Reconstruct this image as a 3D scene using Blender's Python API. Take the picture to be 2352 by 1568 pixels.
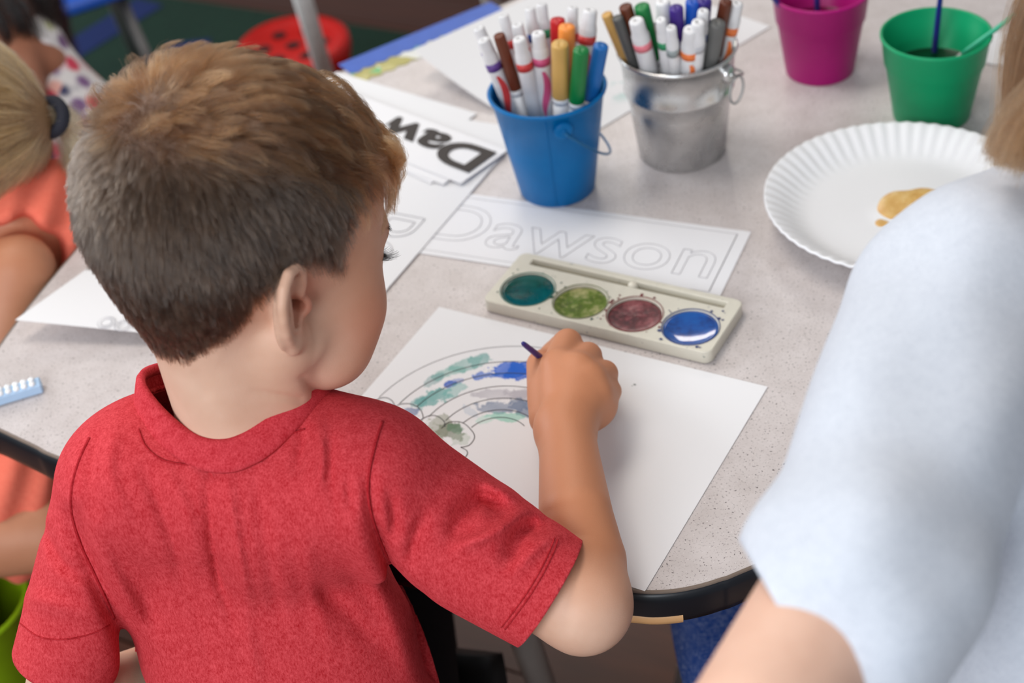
import bpy, bmesh, math, random
import numpy as np
from mathutils import Vector, Matrix
from mathutils.bvhtree import BVHTree

random.seed(7)
RNG = np.random.RandomState(7)
for o in list(bpy.data.objects):
    bpy.data.objects.remove(o)
scene = bpy.context.scene
COL = scene.collection

# ------------------------------------------------------------------ camera
TZ = 0.55                       # table top above the floor
FPX, PITCH, ROLL, CAMH = 3700.0, math.radians(38.094), math.radians(-7.982), 0.7704
_fw = np.array([0, math.cos(PITCH), -math.sin(PITCH)])
_rt = np.array([1.0, 0, 0])
_up = np.cross(_rt, _fw)
CR = math.cos(ROLL) * _rt + math.sin(ROLL) * _up
CU = -math.sin(ROLL) * _rt + math.cos(ROLL) * _up
CROT = np.stack([CR, CU, _fw])
CPOS = np.array([0, 0, CAMH + TZ])
cam_d = bpy.data.cameras.new('camera')
cam = bpy.data.objects.new('camera', cam_d)
COL.objects.link(cam)
cam.matrix_world = Matrix(((CR[0], CU[0], -_fw[0], CPOS[0]), (CR[1], CU[1], -_fw[1], CPOS[1]),
                           (CR[2], CU[2], -_fw[2], CPOS[2]), (0, 0, 0, 1)))
cam_d.sensor_width = 36.0
cam_d.lens = FPX / 2352 * 36.0
cam_d.clip_start = 0.02
cam_d.dof.use_dof = True
cam_d.dof.focus_distance = 1.02
cam_d.dof.aperture_fstop = 6.0
scene.camera = cam


def ray(x, y):
    return CROT.T @ np.array([(x - 1176) / FPX, (784 - y) / FPX, 1.0])


def at_z(x, y, z=0.0):
    """point seen at pixel (x, y) at height z above the table top"""
    d = ray(x, y)
    return CPOS + d * ((z + TZ - CPOS[2]) / d[2])


def at_d(x, y, dep):
    return CPOS + ray(x, y) * dep


def proj(P):
    q = (P - CPOS.astype(P.dtype)) @ CROT.T.astype(P.dtype)
    return 1176 + FPX * q[:, 0] / q[:, 2], 784 - FPX * q[:, 1] / q[:, 2], q[:, 2]


# ------------------------------------------------------------------ light
world = bpy.data.worlds.new('world')
scene.world = world
world.use_nodes = True
world.node_tree.nodes['Background'].inputs[0].default_value = (0.92, 0.95, 1.0, 1)
world.node_tree.nodes['Background'].inputs[1].default_value = 0.33


def area_light(name, loc, target, sx, sy, power, col):
    d = bpy.data.lights.new(name, 'AREA')
    d.shape = 'RECTANGLE'
    d.size, d.size_y, d.energy, d.color = sx, sy, power, col
    o = bpy.data.objects.new(name, d)
    COL.objects.link(o)
    o.location = loc
    o.rotation_euler = (Vector(target) - Vector(loc)).to_track_quat('-Z', 'Y').to_euler()
    return o


area_light('ceiling_and_fill_light', (-0.5, 1.5, 2.75), (-0.1, 1.0, 0.5), 1.3, 0.7, 24, (1.0, 0.92, 0.83))
area_light('ceiling_and_fill_light', (0.2, 4.6, 2.75), (0.1, 3.3, 0.0), 1.3, 0.7, 26, (1.0, 0.92, 0.83))  # added fill lamp, brightens the far floor and the white table legs
area_light('window_and_fill_light', (-1.3, -1.6, 2.0), (-0.05, 0.9, 0.6), 2.2, 1.6, 92, (0.88, 0.94, 1.0))
area_light('window_and_fill_light', (-2.7, 2.7, 1.9), (0.0, 2.2, 0.3), 1.6, 1.4, 62, (0.88, 0.94, 1.0))  # added fill panel from the left for the back area, not a window
scene.view_settings.view_transform = 'Standard'
scene.view_settings.look = 'None'
scene.view_settings.exposure = 0.0
scene.view_settings.gamma = 1.0
scene.view_settings.use_curve_mapping = False


# ------------------------------------------------------------------ materials
def lin(c):
    return tuple(((v / 255) / 12.92 if v / 255 <= 0.04045 else ((v / 255 + 0.055) / 1.055) ** 2.4) for v in c)


class NT:
    def __init__(self, name):
        self.m = bpy.data.materials.new(name)
        self.m.use_nodes = True
        self.t = self.m.node_tree
        self.b = self.t.nodes['Principled BSDF']

    def n(self, kind, **kw):
        nd = self.t.nodes.new(kind)
        for k, v in kw.items():
            if k in nd.inputs and not hasattr(nd, k):
                nd.inputs[k].default_value = v
            else:
                setattr(nd, k, v)
        return nd

    def l(self, a, b):
        self.t.links.new(a, b)

    def coord(self, scale=1.0, kind='Object', sc=None):
        tc = self.n('ShaderNodeTexCoord')
        mp = self.n('ShaderNodeMapping')
        mp.inputs['Scale'].default_value = sc or (scale,) * 3
        self.l(tc.outputs[kind], mp.inputs['Vector'])
        return mp.outputs['Vector']

    def noise(self, vec, scale, detail=2.0, rough=0.5):
        nd = self.n('ShaderNodeTexNoise')
        nd.inputs['Scale'].default_value = scale
        nd.inputs['Detail'].default_value = detail
        nd.inputs['Roughness'].default_value = rough
        self.l(vec, nd.inputs['Vector'])
        return nd.outputs['Fac']

    def ramp(self, fac, stops):
        nd = self.n('ShaderNodeValToRGB')
        e = nd.color_ramp.elements
        while len(e) < len(stops):
            e.new(0.5)
        for el, (p, c) in zip(e, stops):
            el.position = p
            el.color = tuple(c) + (1,) if len(c) == 3 else c
        self.l(fac, nd.inputs['Fac'])
        return nd.outputs['Color']

    def mix(self, fac, a, b, mode='MIX'):
        nd = self.n('ShaderNodeMix', data_type='RGBA', blend_type=mode)
        for i, v in ((0, fac), (6, a), (7, b)):
            if isinstance(v, bpy.types.NodeSocket):
                self.l(v, nd.inputs[i])
            else:
                nd.inputs[i].default_value = v if i == 0 else tuple(v) + (1,)
        return nd.outputs[2]

    def bump(self, h, strength=0.3, dist=0.001):
        nd = self.n('ShaderNodeBump')
        nd.inputs['Strength'].default_value = strength
        nd.inputs['Distance'].default_value = dist
        self.l(h, nd.inputs['Height'])
        self.l(nd.outputs['Normal'], self.b.inputs['Normal'])

    def set(self, **kw):
        for k, v in kw.items():
            k = k.replace('_', ' ')
            if isinstance(v, bpy.types.NodeSocket):
                self.l(v, self.b.inputs[k])
            else:
                self.b.inputs[k].default_value = v
        return self.m


def plain(name, rgb, rough=0.5, metal=0.0, **kw):
    t = NT(name)
    v = t.coord(1)
    f = t.noise(v, 60, 3)
    c = lin(rgb)
    col = t.ramp(f, [(0.3, tuple(x * 0.93 for x in c)), (0.7, tuple(min(1, x * 1.05) for x in c))])
    t.set(Base_Color=col, Roughness=rough, Metallic=metal, **kw)
    return t.m


def skin_mat(name, rgb, sss=0.12, scalp=None, deep=None, tan=None):
    t = NT(name)
    v = t.coord(1)
    c = lin(rgb)
    big = t.noise(v, 28, 3, 0.55)
    col = t.ramp(big, [(0.3, (c[0] * 0.93, c[1] * 0.86, c[2] * 0.82)), (0.72, (min(1, c[0] * 1.04), c[1] * 1.05, c[2] * 1.06))])
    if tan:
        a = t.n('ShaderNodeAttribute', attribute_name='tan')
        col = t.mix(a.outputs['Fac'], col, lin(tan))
    if scalp:
        a = t.n('ShaderNodeAttribute', attribute_name='scalp')
        col = t.mix(a.outputs['Fac'], col, lin(scalp))
    if deep:
        a = t.n('ShaderNodeAttribute', attribute_name='flush')
        col = t.mix(a.outputs['Fac'], col, lin(deep))
    fine = t.noise(v, 900, 3, 0.6)
    t.bump(fine, 0.18, 0.0006)
    t.set(Base_Color=col, Roughness=0.52, Subsurface_Weight=sss, Subsurface_Radius=(0.012, 0.005, 0.003), Subsurface_Scale=0.6)
    t.b.inputs['Specular IOR Level'].default_value = 0.38
    return t.m


def knit_mat(name, dark, light, rough=0.85, fleck=0.5, scale=1.0):
    t = NT(name)
    v = t.coord(1)
    vs = t.coord(1, sc=(1, 1, 0.35))
    n1 = t.noise(vs, 900 * scale, 4, 0.75)
    n2 = t.noise(v, 190 * scale, 5, 0.75)
    n3 = t.noise(v, 2200 * scale, 2, 0.6)
    col = t.ramp(n1, [(0.36, lin(dark)), (0.66, lin(light))])
    d2 = t.ramp(n2, [(0.34, lin(dark)), (0.72, lin(light))])
    col = t.mix(0.4, col, d2)
    fl = t.ramp(n3, [(0.66, (0, 0, 0)), (0.8, (1, 1, 1))])
    hi = tuple(min(255, x + 38) for x in light)
    m = t.n('ShaderNodeMath', operation='MULTIPLY')
    t.l(fl, m.inputs[0])
    m.inputs[1].default_value = fleck
    col = t.mix(m.outputs[0], col, lin(hi))
    t.bump(n1, 0.35, 0.0012)
    t.set(Base_Color=col, Roughness=rough, Sheen_Weight=0.35, Sheen_Roughness=0.5)
    t.b.inputs['Specular IOR Level'].default_value = 0.15
    t.b.inputs['Sheen Tint'].default_value = tuple(lin(light)) + (1,)
    return t.m


# ------------------------------------------------------------------ object helpers
def tag(o, label=None, cat=None, group=None, kind=None):
    if label:
        o['label'] = label
    if cat:
        o['category'] = cat
    if group:
        o['group'] = group
    if kind:
        o['kind'] = kind
    return o


def empty(name, loc, label=None, cat=None, group=None):
    o = bpy.data.objects.new(name, None)
    COL.objects.link(o)
    o.location = loc
    o.empty_display_size = 0.05
    return tag(o, label, cat, group)


def link(name, me, mat=None, parent=None, smooth=True):
    o = bpy.data.objects.new(name, me)
    COL.objects.link(o)
    if mat is not None:
        for m in (mat if isinstance(mat, (list, tuple)) else [mat]):
            me.materials.append(m)
    if smooth and hasattr(me, 'polygons') and len(me.polygons):
        me.polygons.foreach_set('use_smooth', np.ones(len(me.polygons), bool))
    if parent is not None:
        o.parent = parent
        o.matrix_parent_inverse = (Matrix.Translation(parent.location) @ parent.rotation_euler.to_matrix().to_4x4()).inverted()
    return o


def mesh(name, verts, faces):
    me = bpy.data.meshes.new(name)
    me.from_pydata([tuple(map(float, v)) for v in verts], [], [tuple(map(int, f)) for f in faces])
    me.update()
    return me


def bm_mesh(name, bm):
    bmesh.ops.recalc_face_normals(bm, faces=bm.faces[:])
    me = bpy.data.meshes.new(name)
    bm.to_mesh(me)
    bm.free()
    return me


def sharp(o, deg=35):
    """smooth shading that keeps the edges sharper than deg"""
    me = o.data
    me.set_sharp_from_angle(angle=math.radians(deg))
    return o


def lathe(profile, seg=48, cap0=True, cap1=False):
    """profile [(r, z)] around z"""
    vs, fs = [], []
    n = len(profile)
    for i in range(seg):
        a = 2 * math.pi * i / seg
        for r, z in profile:
            vs.append((r * math.cos(a), r * math.sin(a), z))
    for i in range(seg):
        j = (i + 1) % seg
        for k in range(n - 1):
            fs.append((i * n + k, j * n + k, j * n + k + 1, i * n + k + 1))
    if cap0:
        fs.append(tuple(i * n for i in range(seg))[::-1])
    if cap1:
        fs.append(tuple(i * n + n - 1 for i in range(seg)))
    return vs, fs


def frame_from(d):
    d = np.array(d, float)
    d /= np.linalg.norm(d)
    u = np.cross(d, [0, 0, 1.0] if abs(d[2]) < 0.95 else [1.0, 0, 0])
    u /= np.linalg.norm(u)
    return u, np.cross(d, u), d


def tube(pts, rad, seg=10, closed=False, caps=True):
    pts = np.array(pts, float)
    n = len(pts)
    rad = np.full(n, rad) if np.isscalar(rad) else np.array(rad, float)
    vs, fs = [], []
    pu = None
    for i in range(n):
        if closed:
            d = pts[(i + 1) % n] - pts[i - 1]
        else:
            d = pts[min(i + 1, n - 1)] - pts[max(i - 1, 0)]
        u, v, d = frame_from(d)
        if pu is not None:
            u = pu - d * np.dot(pu, d)
            u /= np.linalg.norm(u)
            v = np.cross(d, u)
        pu = u
        for k in range(seg):
            a = 2 * math.pi * k / seg
            vs.append(pts[i] + rad[i] * (math.cos(a) * u + math.sin(a) * v))
    m = n if closed else n - 1
    for i in range(m):
        j = (i + 1) % n
        for k in range(seg):
            l = (k + 1) % seg
            fs.append((i * seg + k, i * seg + l, j * seg + l, j * seg + k))
    if caps and not closed:
        fs.append(tuple(range(seg))[::-1])
        fs.append(tuple((n - 1) * seg + k for k in range(seg)))
    return vs, fs


def catmull(pts, sub=8, closed=False):
    P = np.array(pts, float)
    n = len(P)
    out = []
    for i in range(n if closed else n - 1):
        if closed:
            p0, p1, p2, p3 = P[i - 1], P[i], P[(i + 1) % n], P[(i + 2) % n]
        else:
            p0, p1, p2, p3 = P[max(i - 1, 0)], P[i], P[i + 1], P[min(i + 2, n - 1)]
        for k in range(sub):
            t = k / sub
            out.append(0.5 * ((2 * p1) + (p2 - p0) * t + (2 * p0 - 5 * p1 + 4 * p2 - p3) * t * t + (3 * p1 - p0 - 3 * p2 + p3) * t ** 3))
    if not closed:
        out.append(P[-1])
    return np.array(out)


def prism(outline, z0, z1):
    n = len(outline)
    vs = [(x, y, z0) for x, y in outline] + [(x, y, z1) for x, y in outline]
    fs = [tuple(range(n))[::-1], tuple(range(n, 2 * n))]
    for i in range(n):
        j = (i + 1) % n
        fs.append((i, j, n + j, n + i))
    return vs, fs


def join(*parts):
    V, Fc = [], []
    for vs, fs in parts:
        b = len(V)
        V += [tuple(v) for v in vs]
        Fc += [tuple(i + b for i in f) for f in fs]
    return V, Fc


# ------------------------------------------------------------------ implicit modelling
def s_cap(P, a, b, ra, rb):
    a = np.asarray(a, np.float32)
    b = np.asarray(b, np.float32)
    ba = b - a
    t = np.clip((P - a) @ ba / np.float32(max(1e-12, float(ba @ ba))), 0, 1)
    return np.linalg.norm(P - a - t[:, None] * ba, axis=1) - (ra + (rb - ra) * t)


def s_ell(P, c, r, M=None):
    q = P - np.asarray(c, np.float32)
    if M is not None:
        q = q @ np.asarray(M, np.float32).T
    r = np.asarray(r, np.float32)
    k0 = np.linalg.norm(q / r, axis=1)
    k1 = np.linalg.norm(q / (r * r), axis=1)
    return k0 * (k0 - 1) / np.maximum(k1, 1e-6)


def s_chain(P, pts, rad):
    d = None
    for i in range(len(pts) - 1):
        e = s_cap(P, pts[i], pts[i + 1], rad[i], rad[i + 1])
        d = e if d is None else np.minimum(d, e)
    return d


def smin(a, b, k):
    h = np.clip(0.5 + 0.5 * (b - a) / k, 0, 1)
    return b * (1 - h) + a * h - k * h * (1 - h)


def smax(a, b, k):
    return -smin(-a, -b, k)


def surf(fn, lo, hi, h, relax=2):
    """surface nets of fn(P) < 0; returns verts, quads, normals"""
    lo = np.array(lo, np.float32)
    hi = np.array(hi, np.float32)
    n = np.ceil((hi - lo) / h).astype(int) + 1
    ax = [lo[i] + h * np.arange(n[i], dtype=np.float32) for i in range(3)]
    D = np.empty(tuple(n), np.float32)
    step = max(1, int(1500000 / (n[1] * n[2])))
    for i0 in range(0, n[0], step):
        X, Y, Z = np.meshgrid(ax[0][i0:i0 + step], ax[1], ax[2], indexing='ij')
        D[i0:i0 + step] = fn(np.stack([X.ravel(), Y.ravel(), Z.ravel()], 1)).reshape(X.shape)
    S = D < 0
    c = S[:-1, :-1, :-1].astype(np.int8)
    for dx in (0, 1):
        for dy in (0, 1):
            for dz in (0, 1):
                if dx or dy or dz:
                    c = c + S[dx:n[0] - 1 + dx, dy:n[1] - 1 + dy, dz:n[2] - 1 + dz]
    act = (c > 0) & (c < 8)
    ci = np.argwhere(act)
    idx = np.full(act.shape, -1, np.int64)
    idx[act] = np.arange(len(ci))
    acc = np.zeros((len(ci), 3), np.float32)
    cnt = np.zeros(len(ci), np.float32)
    corners = [(0, 0, 0), (1, 0, 0), (0, 1, 0), (1, 1, 0), (0, 0, 1), (1, 0, 1), (0, 1, 1), (1, 1, 1)]
    val = [D[ci[:, 0] + a, ci[:, 1] + b, ci[:, 2] + d] for a, b, d in corners]
    for i in range(8):
        for j in range(i + 1, 8):
            A, B = np.array(corners[i]), np.array(corners[j])
            if np.abs(A - B).sum() != 1:
                continue
            m = (val[i] < 0) != (val[j] < 0)
            t = val[i][m] / (val[i][m] - val[j][m])
            acc[m] += A + t[:, None] * (B - A)
            cnt[m] += 1
    V = lo + h * (ci + acc / cnt[:, None])
    quads = []
    for a in range(3):
        sl0 = [slice(None)] * 3
        sl1 = [slice(None)] * 3
        sl0[a] = slice(0, -1)
        sl1[a] = slice(1, None)
        e = S[tuple(sl0)] != S[tuple(sl1)]
        ins = S[tuple(sl0)]
        b, d = (a + 1) % 3, (a + 2) % 3
        p = np.argwhere(e)
        ok = (p[:, b] > 0) & (p[:, d] > 0) & (p[:, b] < n[b] - 1) & (p[:, d] < n[d] - 1)
        p = p[ok]
        s = ins[p[:, 0], p[:, 1], p[:, 2]]

        def cell(ob, od):
            q = p.copy()
            q[:, b] -= ob
            q[:, d] -= od
            return idx[q[:, 0], q[:, 1], q[:, 2]]
        Q = np.stack([cell(1, 1), cell(0, 1), cell(0, 0), cell(1, 0)], 1)
        Q[~s] = Q[~s][:, ::-1]
        quads.append(Q)
    Q = np.concatenate(quads)

    def grad(V):
        e = np.float32(h * 0.5)
        g = np.stack([fn(V + np.array(d, np.float32) * e) - fn(V - np.array(d, np.float32) * e) for d in ((1, 0, 0), (0, 1, 0), (0, 0, 1))], 1)
        return g / (2 * e)
    for _ in range(relax):
        g = grad(V)
        f = fn(V)
        gg = np.maximum((g * g).sum(1), 0.05)
        st = (f / gg)[:, None] * g
        L = np.linalg.norm(st, axis=1, keepdims=True)
        V = V - st * np.minimum(1, 0.6 * h / np.maximum(L, 1e-9))
    return V.astype(np.float64), Q, grad(V.astype(np.float32))


def np_mesh(name, V, Q):
    me = bpy.data.meshes.new(name)
    me.vertices.add(len(V))
    me.vertices.foreach_set('co', np.asarray(V, np.float32).ravel())
    k = Q.shape[1]
    me.loops.add(len(Q) * k)
    me.loops.foreach_set('vertex_index', Q.ravel().astype(np.int32))
    me.polygons.add(len(Q))
    me.polygons.foreach_set('loop_start', (np.arange(len(Q)) * k).astype(np.int32))
    me.polygons.foreach_set('loop_total', np.full(len(Q), k, np.int32))
    me.update(calc_edges=True)
    me.validate()
    return me


def set_attr(me, name, vals):
    a = me.attributes.new(name, 'FLOAT', 'POINT')
    a.data.foreach_set('value', np.asarray(vals, np.float32))
# ------------------------------------------------------------------ setting
def wood_mat(name, dark, light, scale=1.0, rough=0.4):
    t = NT(name)
    v = t.coord(1, sc=(1.2 * scale, 14 * scale, 14 * scale))
    n1 = t.noise(v, 3.0, 6, 0.6)
    v2 = t.coord(1, sc=(0.6, 5, 5))
    n2 = t.noise(v2, 1.3, 2)
    col = t.ramp(n1, [(0.3, lin(dark)), (0.7, lin(light))])
    col = t.mix(n2, col, lin(tuple(int(x * .7) for x in light)))
    t.bump(n1, 0.1, 0.001)
    t.set(Base_Color=col, Roughness=rough)
    return t.m


floor = link('floor', mesh('floor', [(-4, -2, -.012), (4, -2, -.012), (4, 7, -.012), (-4, 7, -.012)], [(0, 1, 2, 3)]), plain('floor_gap', (30, 16, 9), 0.8))
tag(floor, kind='structure')
PLM = [wood_mat('oak_plank_%s' % n, d, l) for n, d, l in (('dark', (58, 24, 10), (95, 44, 19)), ('mid', (71, 29, 12), (114, 53, 23)), ('light', (86, 39, 17), (127, 63, 30)))]
pd = math.radians(-32)
pu, pv = np.array([math.cos(pd), math.sin(pd), 0]), np.array([-math.sin(pd), math.cos(pd), 0])
plank_vs, plank_fs = prism([(-.597, -.0605), (.597, -.0605), (.597, .0605), (-.597, .0605)], -.012, 0)
plank_me = [mesh('plank', plank_vs, plank_fs) for _ in range(3)]
for m_, mt in zip(plank_me, PLM):
    m_.materials.append(mt)
npl = 0
for j in range(-22, 30):
    offx = RNG.uniform(0, 1.2)
    for i in range(-4, 5):
        c = np.array([0, 1.9, 0]) + pu * (i * 1.2 + offx) + pv * (j * .124)
        if not (-2.0 < c[0] < 2.0 and .0 < c[1] < 4.2):
            continue
        o = bpy.data.objects.new('plank', plank_me[RNG.randint(3)])
        COL.objects.link(o)
        o.parent = floor
        o.location = c
        o.rotation_euler = (0, 0, pd)
        npl += 1

# rug
def rug_mat():
    t = NT('rug_pile')
    v = t.coord(1)
    n = t.noise(v, 260, 3, .7)
    col = t.ramp(n, [(.3, lin((4, 30, 20))), (.7, lin((12, 58, 38)))])
    t.bump(n, .6, .004)
    t.set(Base_Color=col, Roughness=.95)
    return t.m


A_, B_ = at_z(400, 5, -.55), at_z(930, 85, -.55)
dr = (B_ - A_) / np.linalg.norm(B_ - A_)
c0, c1 = A_ - dr * 1.2, B_ + dr * .12
nrm = np.array([dr[1], -dr[0], 0])
nrm = nrm if nrm[1] < 0 else -nrm
poly = [c0, c1, c1 + nrm * 1.1, c0 + nrm * 1.1]
rv, rf = prism([(p[0], p[1]) for p in poly], .0, .010)
rug = empty('rug', (float(np.mean([p[0] for p in poly])), float(np.mean([p[1] for p in poly])), 0), 'dark green rug with blue stripes on the wooden floor', 'rug')
link('pile', mesh('pile', rv, rf), rug_mat(), rug, False)
bl = plain('rug_blue', (14, 36, 92), .95)
for (x0, y0), (x1, y1), w in (((150, 125), (345, 5), .035), ((380, 120), (480, 108), .03)):
    a, b = at_z(x0, y0, -.5395), at_z(x1, y1, -.5395)
    d = (b - a) / np.linalg.norm(b - a)
    s_ = np.array([-d[1], d[0], 0]) * w
    v_, f_ = prism([tuple((p)[:2]) for p in (a - s_, b - s_, b + s_, a + s_)], .010, .0115)
    link('stripe', mesh('stripe', v_, f_), bl, rug, False)

# ------------------------------------------------------------------ activity table
TAB = [(-.397, .962), (-.367, .937), (-.348, .921), (-.27, .868), (-.18, .817), (-.09, .766), (-.02, .732), (.02, .718), (.051, .710), (.066, .7055), (.082, .704),
       (.098, .7052), (.111, .708), (.122, .711), (.17, .73), (.26, .78), (.42, .84), (.62, .90), (.86, 1.0), (1.05, 1.2), (1.1, 1.5), (.98, 1.8), (.75, 1.92),
       (.42, 1.77), (.2, 1.647), (.023, 1.546), (-.134, 1.457), (-.25, 1.372), (-.33, 1.28), (-.385, 1.16), (-.418, 1.066), (-.428, 1.01), (-.418, .98)]
OUT = catmull([(x, y) for x, y in TAB], 6, closed=True)


def lam_mat():
    t = NT('speckled_laminate')
    v = t.coord(1)
    base = t.noise(v, 40, 4, .6)
    col = t.ramp(base, [(.3, lin((190, 181, 178))), (.7, lin((204, 196, 194)))])
    f1 = t.noise(v, 620, 2, .6)
    k1 = t.ramp(f1, [(.60, (0, 0, 0)), (.68, (1, 1, 1))])
    col = t.mix(k1, col, lin((152, 143, 142)))
    f2 = t.noise(v, 480, 1, .5)
    k2 = t.ramp(f2, [(.68, (0, 0, 0)), (.72, (1, 1, 1))])
    col = t.mix(k2, col, lin((92, 84, 84)))
    f3 = t.noise(v, 700, 2, .5)
    k3 = t.ramp(f3, [(.68, (0, 0, 0)), (.74, (1, 1, 1))])
    col = t.mix(k3, col, lin((226, 220, 218)))
    t.set(Base_Color=col, Roughness=.36)
    t.b.inputs['Specular IOR Level'].default_value = .45
    return t.m


table = empty('activity_table', (.3, 1.3, 0), 'speckled grey activity table with a rounded black edge', 'table')
v_, f_ = prism([tuple(p) for p in OUT], TZ - .004, TZ)
link('table_top', mesh('table_top', v_, f_), lam_mat(), table, False)
n = len(OUT)
nor = np.array([OUT[(i + 1) % n] - OUT[i - 1] for i in range(n)])
nor = np.stack([nor[:, 1], -nor[:, 0]], 1)
nor /= np.linalg.norm(nor, axis=1, keepdims=True)


def band(i0, i1, prof, closed):
    vs, fs = [], []
    idx = [k % n for k in range(i0, i1)]
    for k in idx:
        for o_, z in prof:
            p = OUT[k] + nor[k] * o_
            vs.append((p[0], p[1], TZ + z))
    K = len(prof)
    m = len(idx)
    for i in range(m if closed else m - 1):
        j = (i + 1) % m
        for q in range(K - 1):
            fs.append((i * K + q, j * K + q, j * K + q + 1, i * K + q + 1))
    return vs, fs


black = plain('black_edge_band', (16, 20, 26), .38)
eb = link('edge_band', mesh('edge_band', *band(0, n, [(-.002, -.0006), (.0004, -.0008), (.0022, -.003), (.003, -.008), (.003, -.022), (.002, -.027), (-.003, -.029)], True)), black, table)
link('edge_line', mesh('edge_line', *band(0, n, [(-.0012, .0004), (.0002, .0004), (.0008, -.0002), (.0007, -.0022)], True)), plain('edge_brown', (112, 96, 84), .6), table)
v_, f_ = prism([tuple(OUT[i] - nor[i] * .004) for i in range(n)], TZ - .0285, TZ - .0045)
link('table_core', mesh('table_core', v_, f_), plain('chipboard', (118, 82, 52), .8), table, False)
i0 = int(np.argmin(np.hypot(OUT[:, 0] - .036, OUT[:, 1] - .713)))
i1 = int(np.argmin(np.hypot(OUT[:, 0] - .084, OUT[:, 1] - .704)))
link('edge_reflection', mesh('edge_reflection', *band(i0, i1 + 1, [(.0028, -.0205), (.0034, -.0210), (.0034, -.0250), (.0026, -.0280), (.0005, -.0292)], False)), plain('reflection_tan', (206, 158, 108), .5), table)  # tan strip: reflection under the band put into its colour
steel = plain('grey_steel', (168, 164, 158), .42, .35)
legs = []
a, b = at_z(1196, 1440, -.28), at_z(1250, 1590, -.38)
for (a, b) in ((a, b), (np.array([-.30, 1.10, TZ - .1]), np.array([-.33, 1.09, TZ - .3])), (np.array([.85, 1.2, TZ - .1]), np.array([.88, 1.19, TZ - .3])), (np.array([.70, 1.75, TZ - .1]), np.array([.72, 1.78, TZ - .3]))):
    d = (b - a) / (b[2] - a[2])
    top, bot = a + d * (TZ - .028 - a[2]), a + d * (.0 - a[2])
    lg = link('leg', mesh('leg', *tube([top, bot], .0135, 16)), steel, table)
    link('foot', mesh('foot', *tube([bot + [0, 0, .0], bot + [0, 0, .03]], [.018, .016], 16)), plain('rubber', (40, 40, 42), .7), lg)


# ------------------------------------------------------------------ child chairs
def scuff_mat(name, rgb, amount=.6):
    t = NT(name)
    c = lin(rgb)
    v = t.coord(1)
    warp = t.noise(v, 18, 3)
    v2 = t.coord(1, sc=(1, 9, 9))
    n1 = t.noise(v2, 130, 4, .7)
    v3 = t.coord(1, sc=(9, 1.4, 9))
    n2 = t.noise(v3, 110, 4, .7)
    k1 = t.ramp(n1, [(.50, (0, 0, 0)), (.66, (1, 1, 1))])
    k2 = t.ramp(n2, [(.52, (0, 0, 0)), (.68, (1, 1, 1))])
    k = t.mix(1.0, k1, k2, 'ADD')
    m = t.n('ShaderNodeMath', operation='MULTIPLY')
    t.l(k, m.inputs[0])
    m.inputs[1].default_value = amount
    col = t.mix(warp, tuple(x * .6 for x in c), tuple(min(1, x * 1.2) for x in c))
    col = t.mix(m.outputs[0], col, tuple(min(1, .25 + x * .8) for x in c))
    t.set(Base_Color=col, Roughness=.45)
    return t.m


blue_plastic = scuff_mat('blue_plastic', (22, 60, 128), .55)
chair_metal = plain('chair_tube', (150, 148, 146), .35, .6)


def chair(name, label, loc, rz, seat_h=.30, w=.30, dep=.29, mat=None, back=True):
    """a moulded child's chair, local +y is the way it faces, origin on the floor under the seat"""
    root = empty(name, loc, label, 'chair', None)
    root.rotation_euler = (0, 0, rz)
    M = Matrix.Translation(Vector(loc)) @ Matrix.Rotation(rz, 4, 'Z')
    mat = mat or blue_plastic

    def put(nm, vs, fs, mt, par=root):
        vs = [tuple(M @ Vector(tuple(map(float, p)))) for p in vs]
        return link(nm, mesh(nm, vs, fs), mt, par)
    N_ = 14
    vs, fs = [], []
    for i in range(N_ + 1):
        for j in range(N_ + 1):
            u, v = i / N_ * 2 - 1, j / N_ * 2 - 1
            # rounded square with a rolled rim and a shallow dish
            su, sv = u * math.sqrt(1 - v * v * .18), v * math.sqrt(1 - u * u * .18)
            r = max(abs(u), abs(v))
            z = seat_h - .010 * (1 - r * r) - (.016 * max(0, (r - .86) / .14) ** 2)
            vs.append((su * w / 2, sv * dep / 2, z))
    for i in range(N_):
        for j in range(N_):
            a_ = i * (N_ + 1) + j
            fs.append((a_, a_ + N_ + 1, a_ + N_ + 2, a_ + 1))
    st = put('seat', vs, fs, mat)
    so_ = st.modifiers.new('thick', 'SOLIDIFY')
    so_.thickness = .006
    if back:
        vs, fs = [], []
        for i in range(N_ + 1):
            for j in range(N_ + 1):
                u, v = i / N_ * 2 - 1, j / N_ * 2 - 1
                su = u * math.sqrt(1 - v * v * .22)
                vv = v * math.sqrt(1 - u * u * .18)
                vs.append((su * w / 2, -dep / 2 - .015 + .035 * (su * 2) ** 2 - .03 * (vv * .5 + .5), seat_h + .17 + vv * .095))
        for i in range(N_):
            for j in range(N_):
                a_ = i * (N_ + 1) + j
                fs.append((a_, a_ + N_ + 1, a_ + N_ + 2, a_ + 1))
        bk = put('backrest', vs, fs, mat)
        so_ = bk.modifiers.new('thick', 'SOLIDIFY')
        so_.thickness = .006
        for sx in (-1, 1):
            put('back_support', *tube([(sx * w * .34, -dep * .36, seat_h - .014), (sx * w * .36, -dep / 2 - .012, seat_h + .02), (sx * w * .36, -dep / 2 - .034, seat_h + .17)], .008, 10), chair_metal)
    for sx in (-1, 1):
        for sy in (-1, 1):
            lg_ = put('leg', *tube([(sx * w * .34, sy * dep * .36, seat_h - .014), (sx * w * .46, sy * dep * .50, .012)], .0085, 12), chair_metal)
            put('foot', *tube([(sx * w * .46, sy * dep * .50, .0), (sx * w * .455, sy * dep * .495, .025)], .0115, 12), plain('foot_cap', (30, 30, 32), .6), lg_)
    return root


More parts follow.
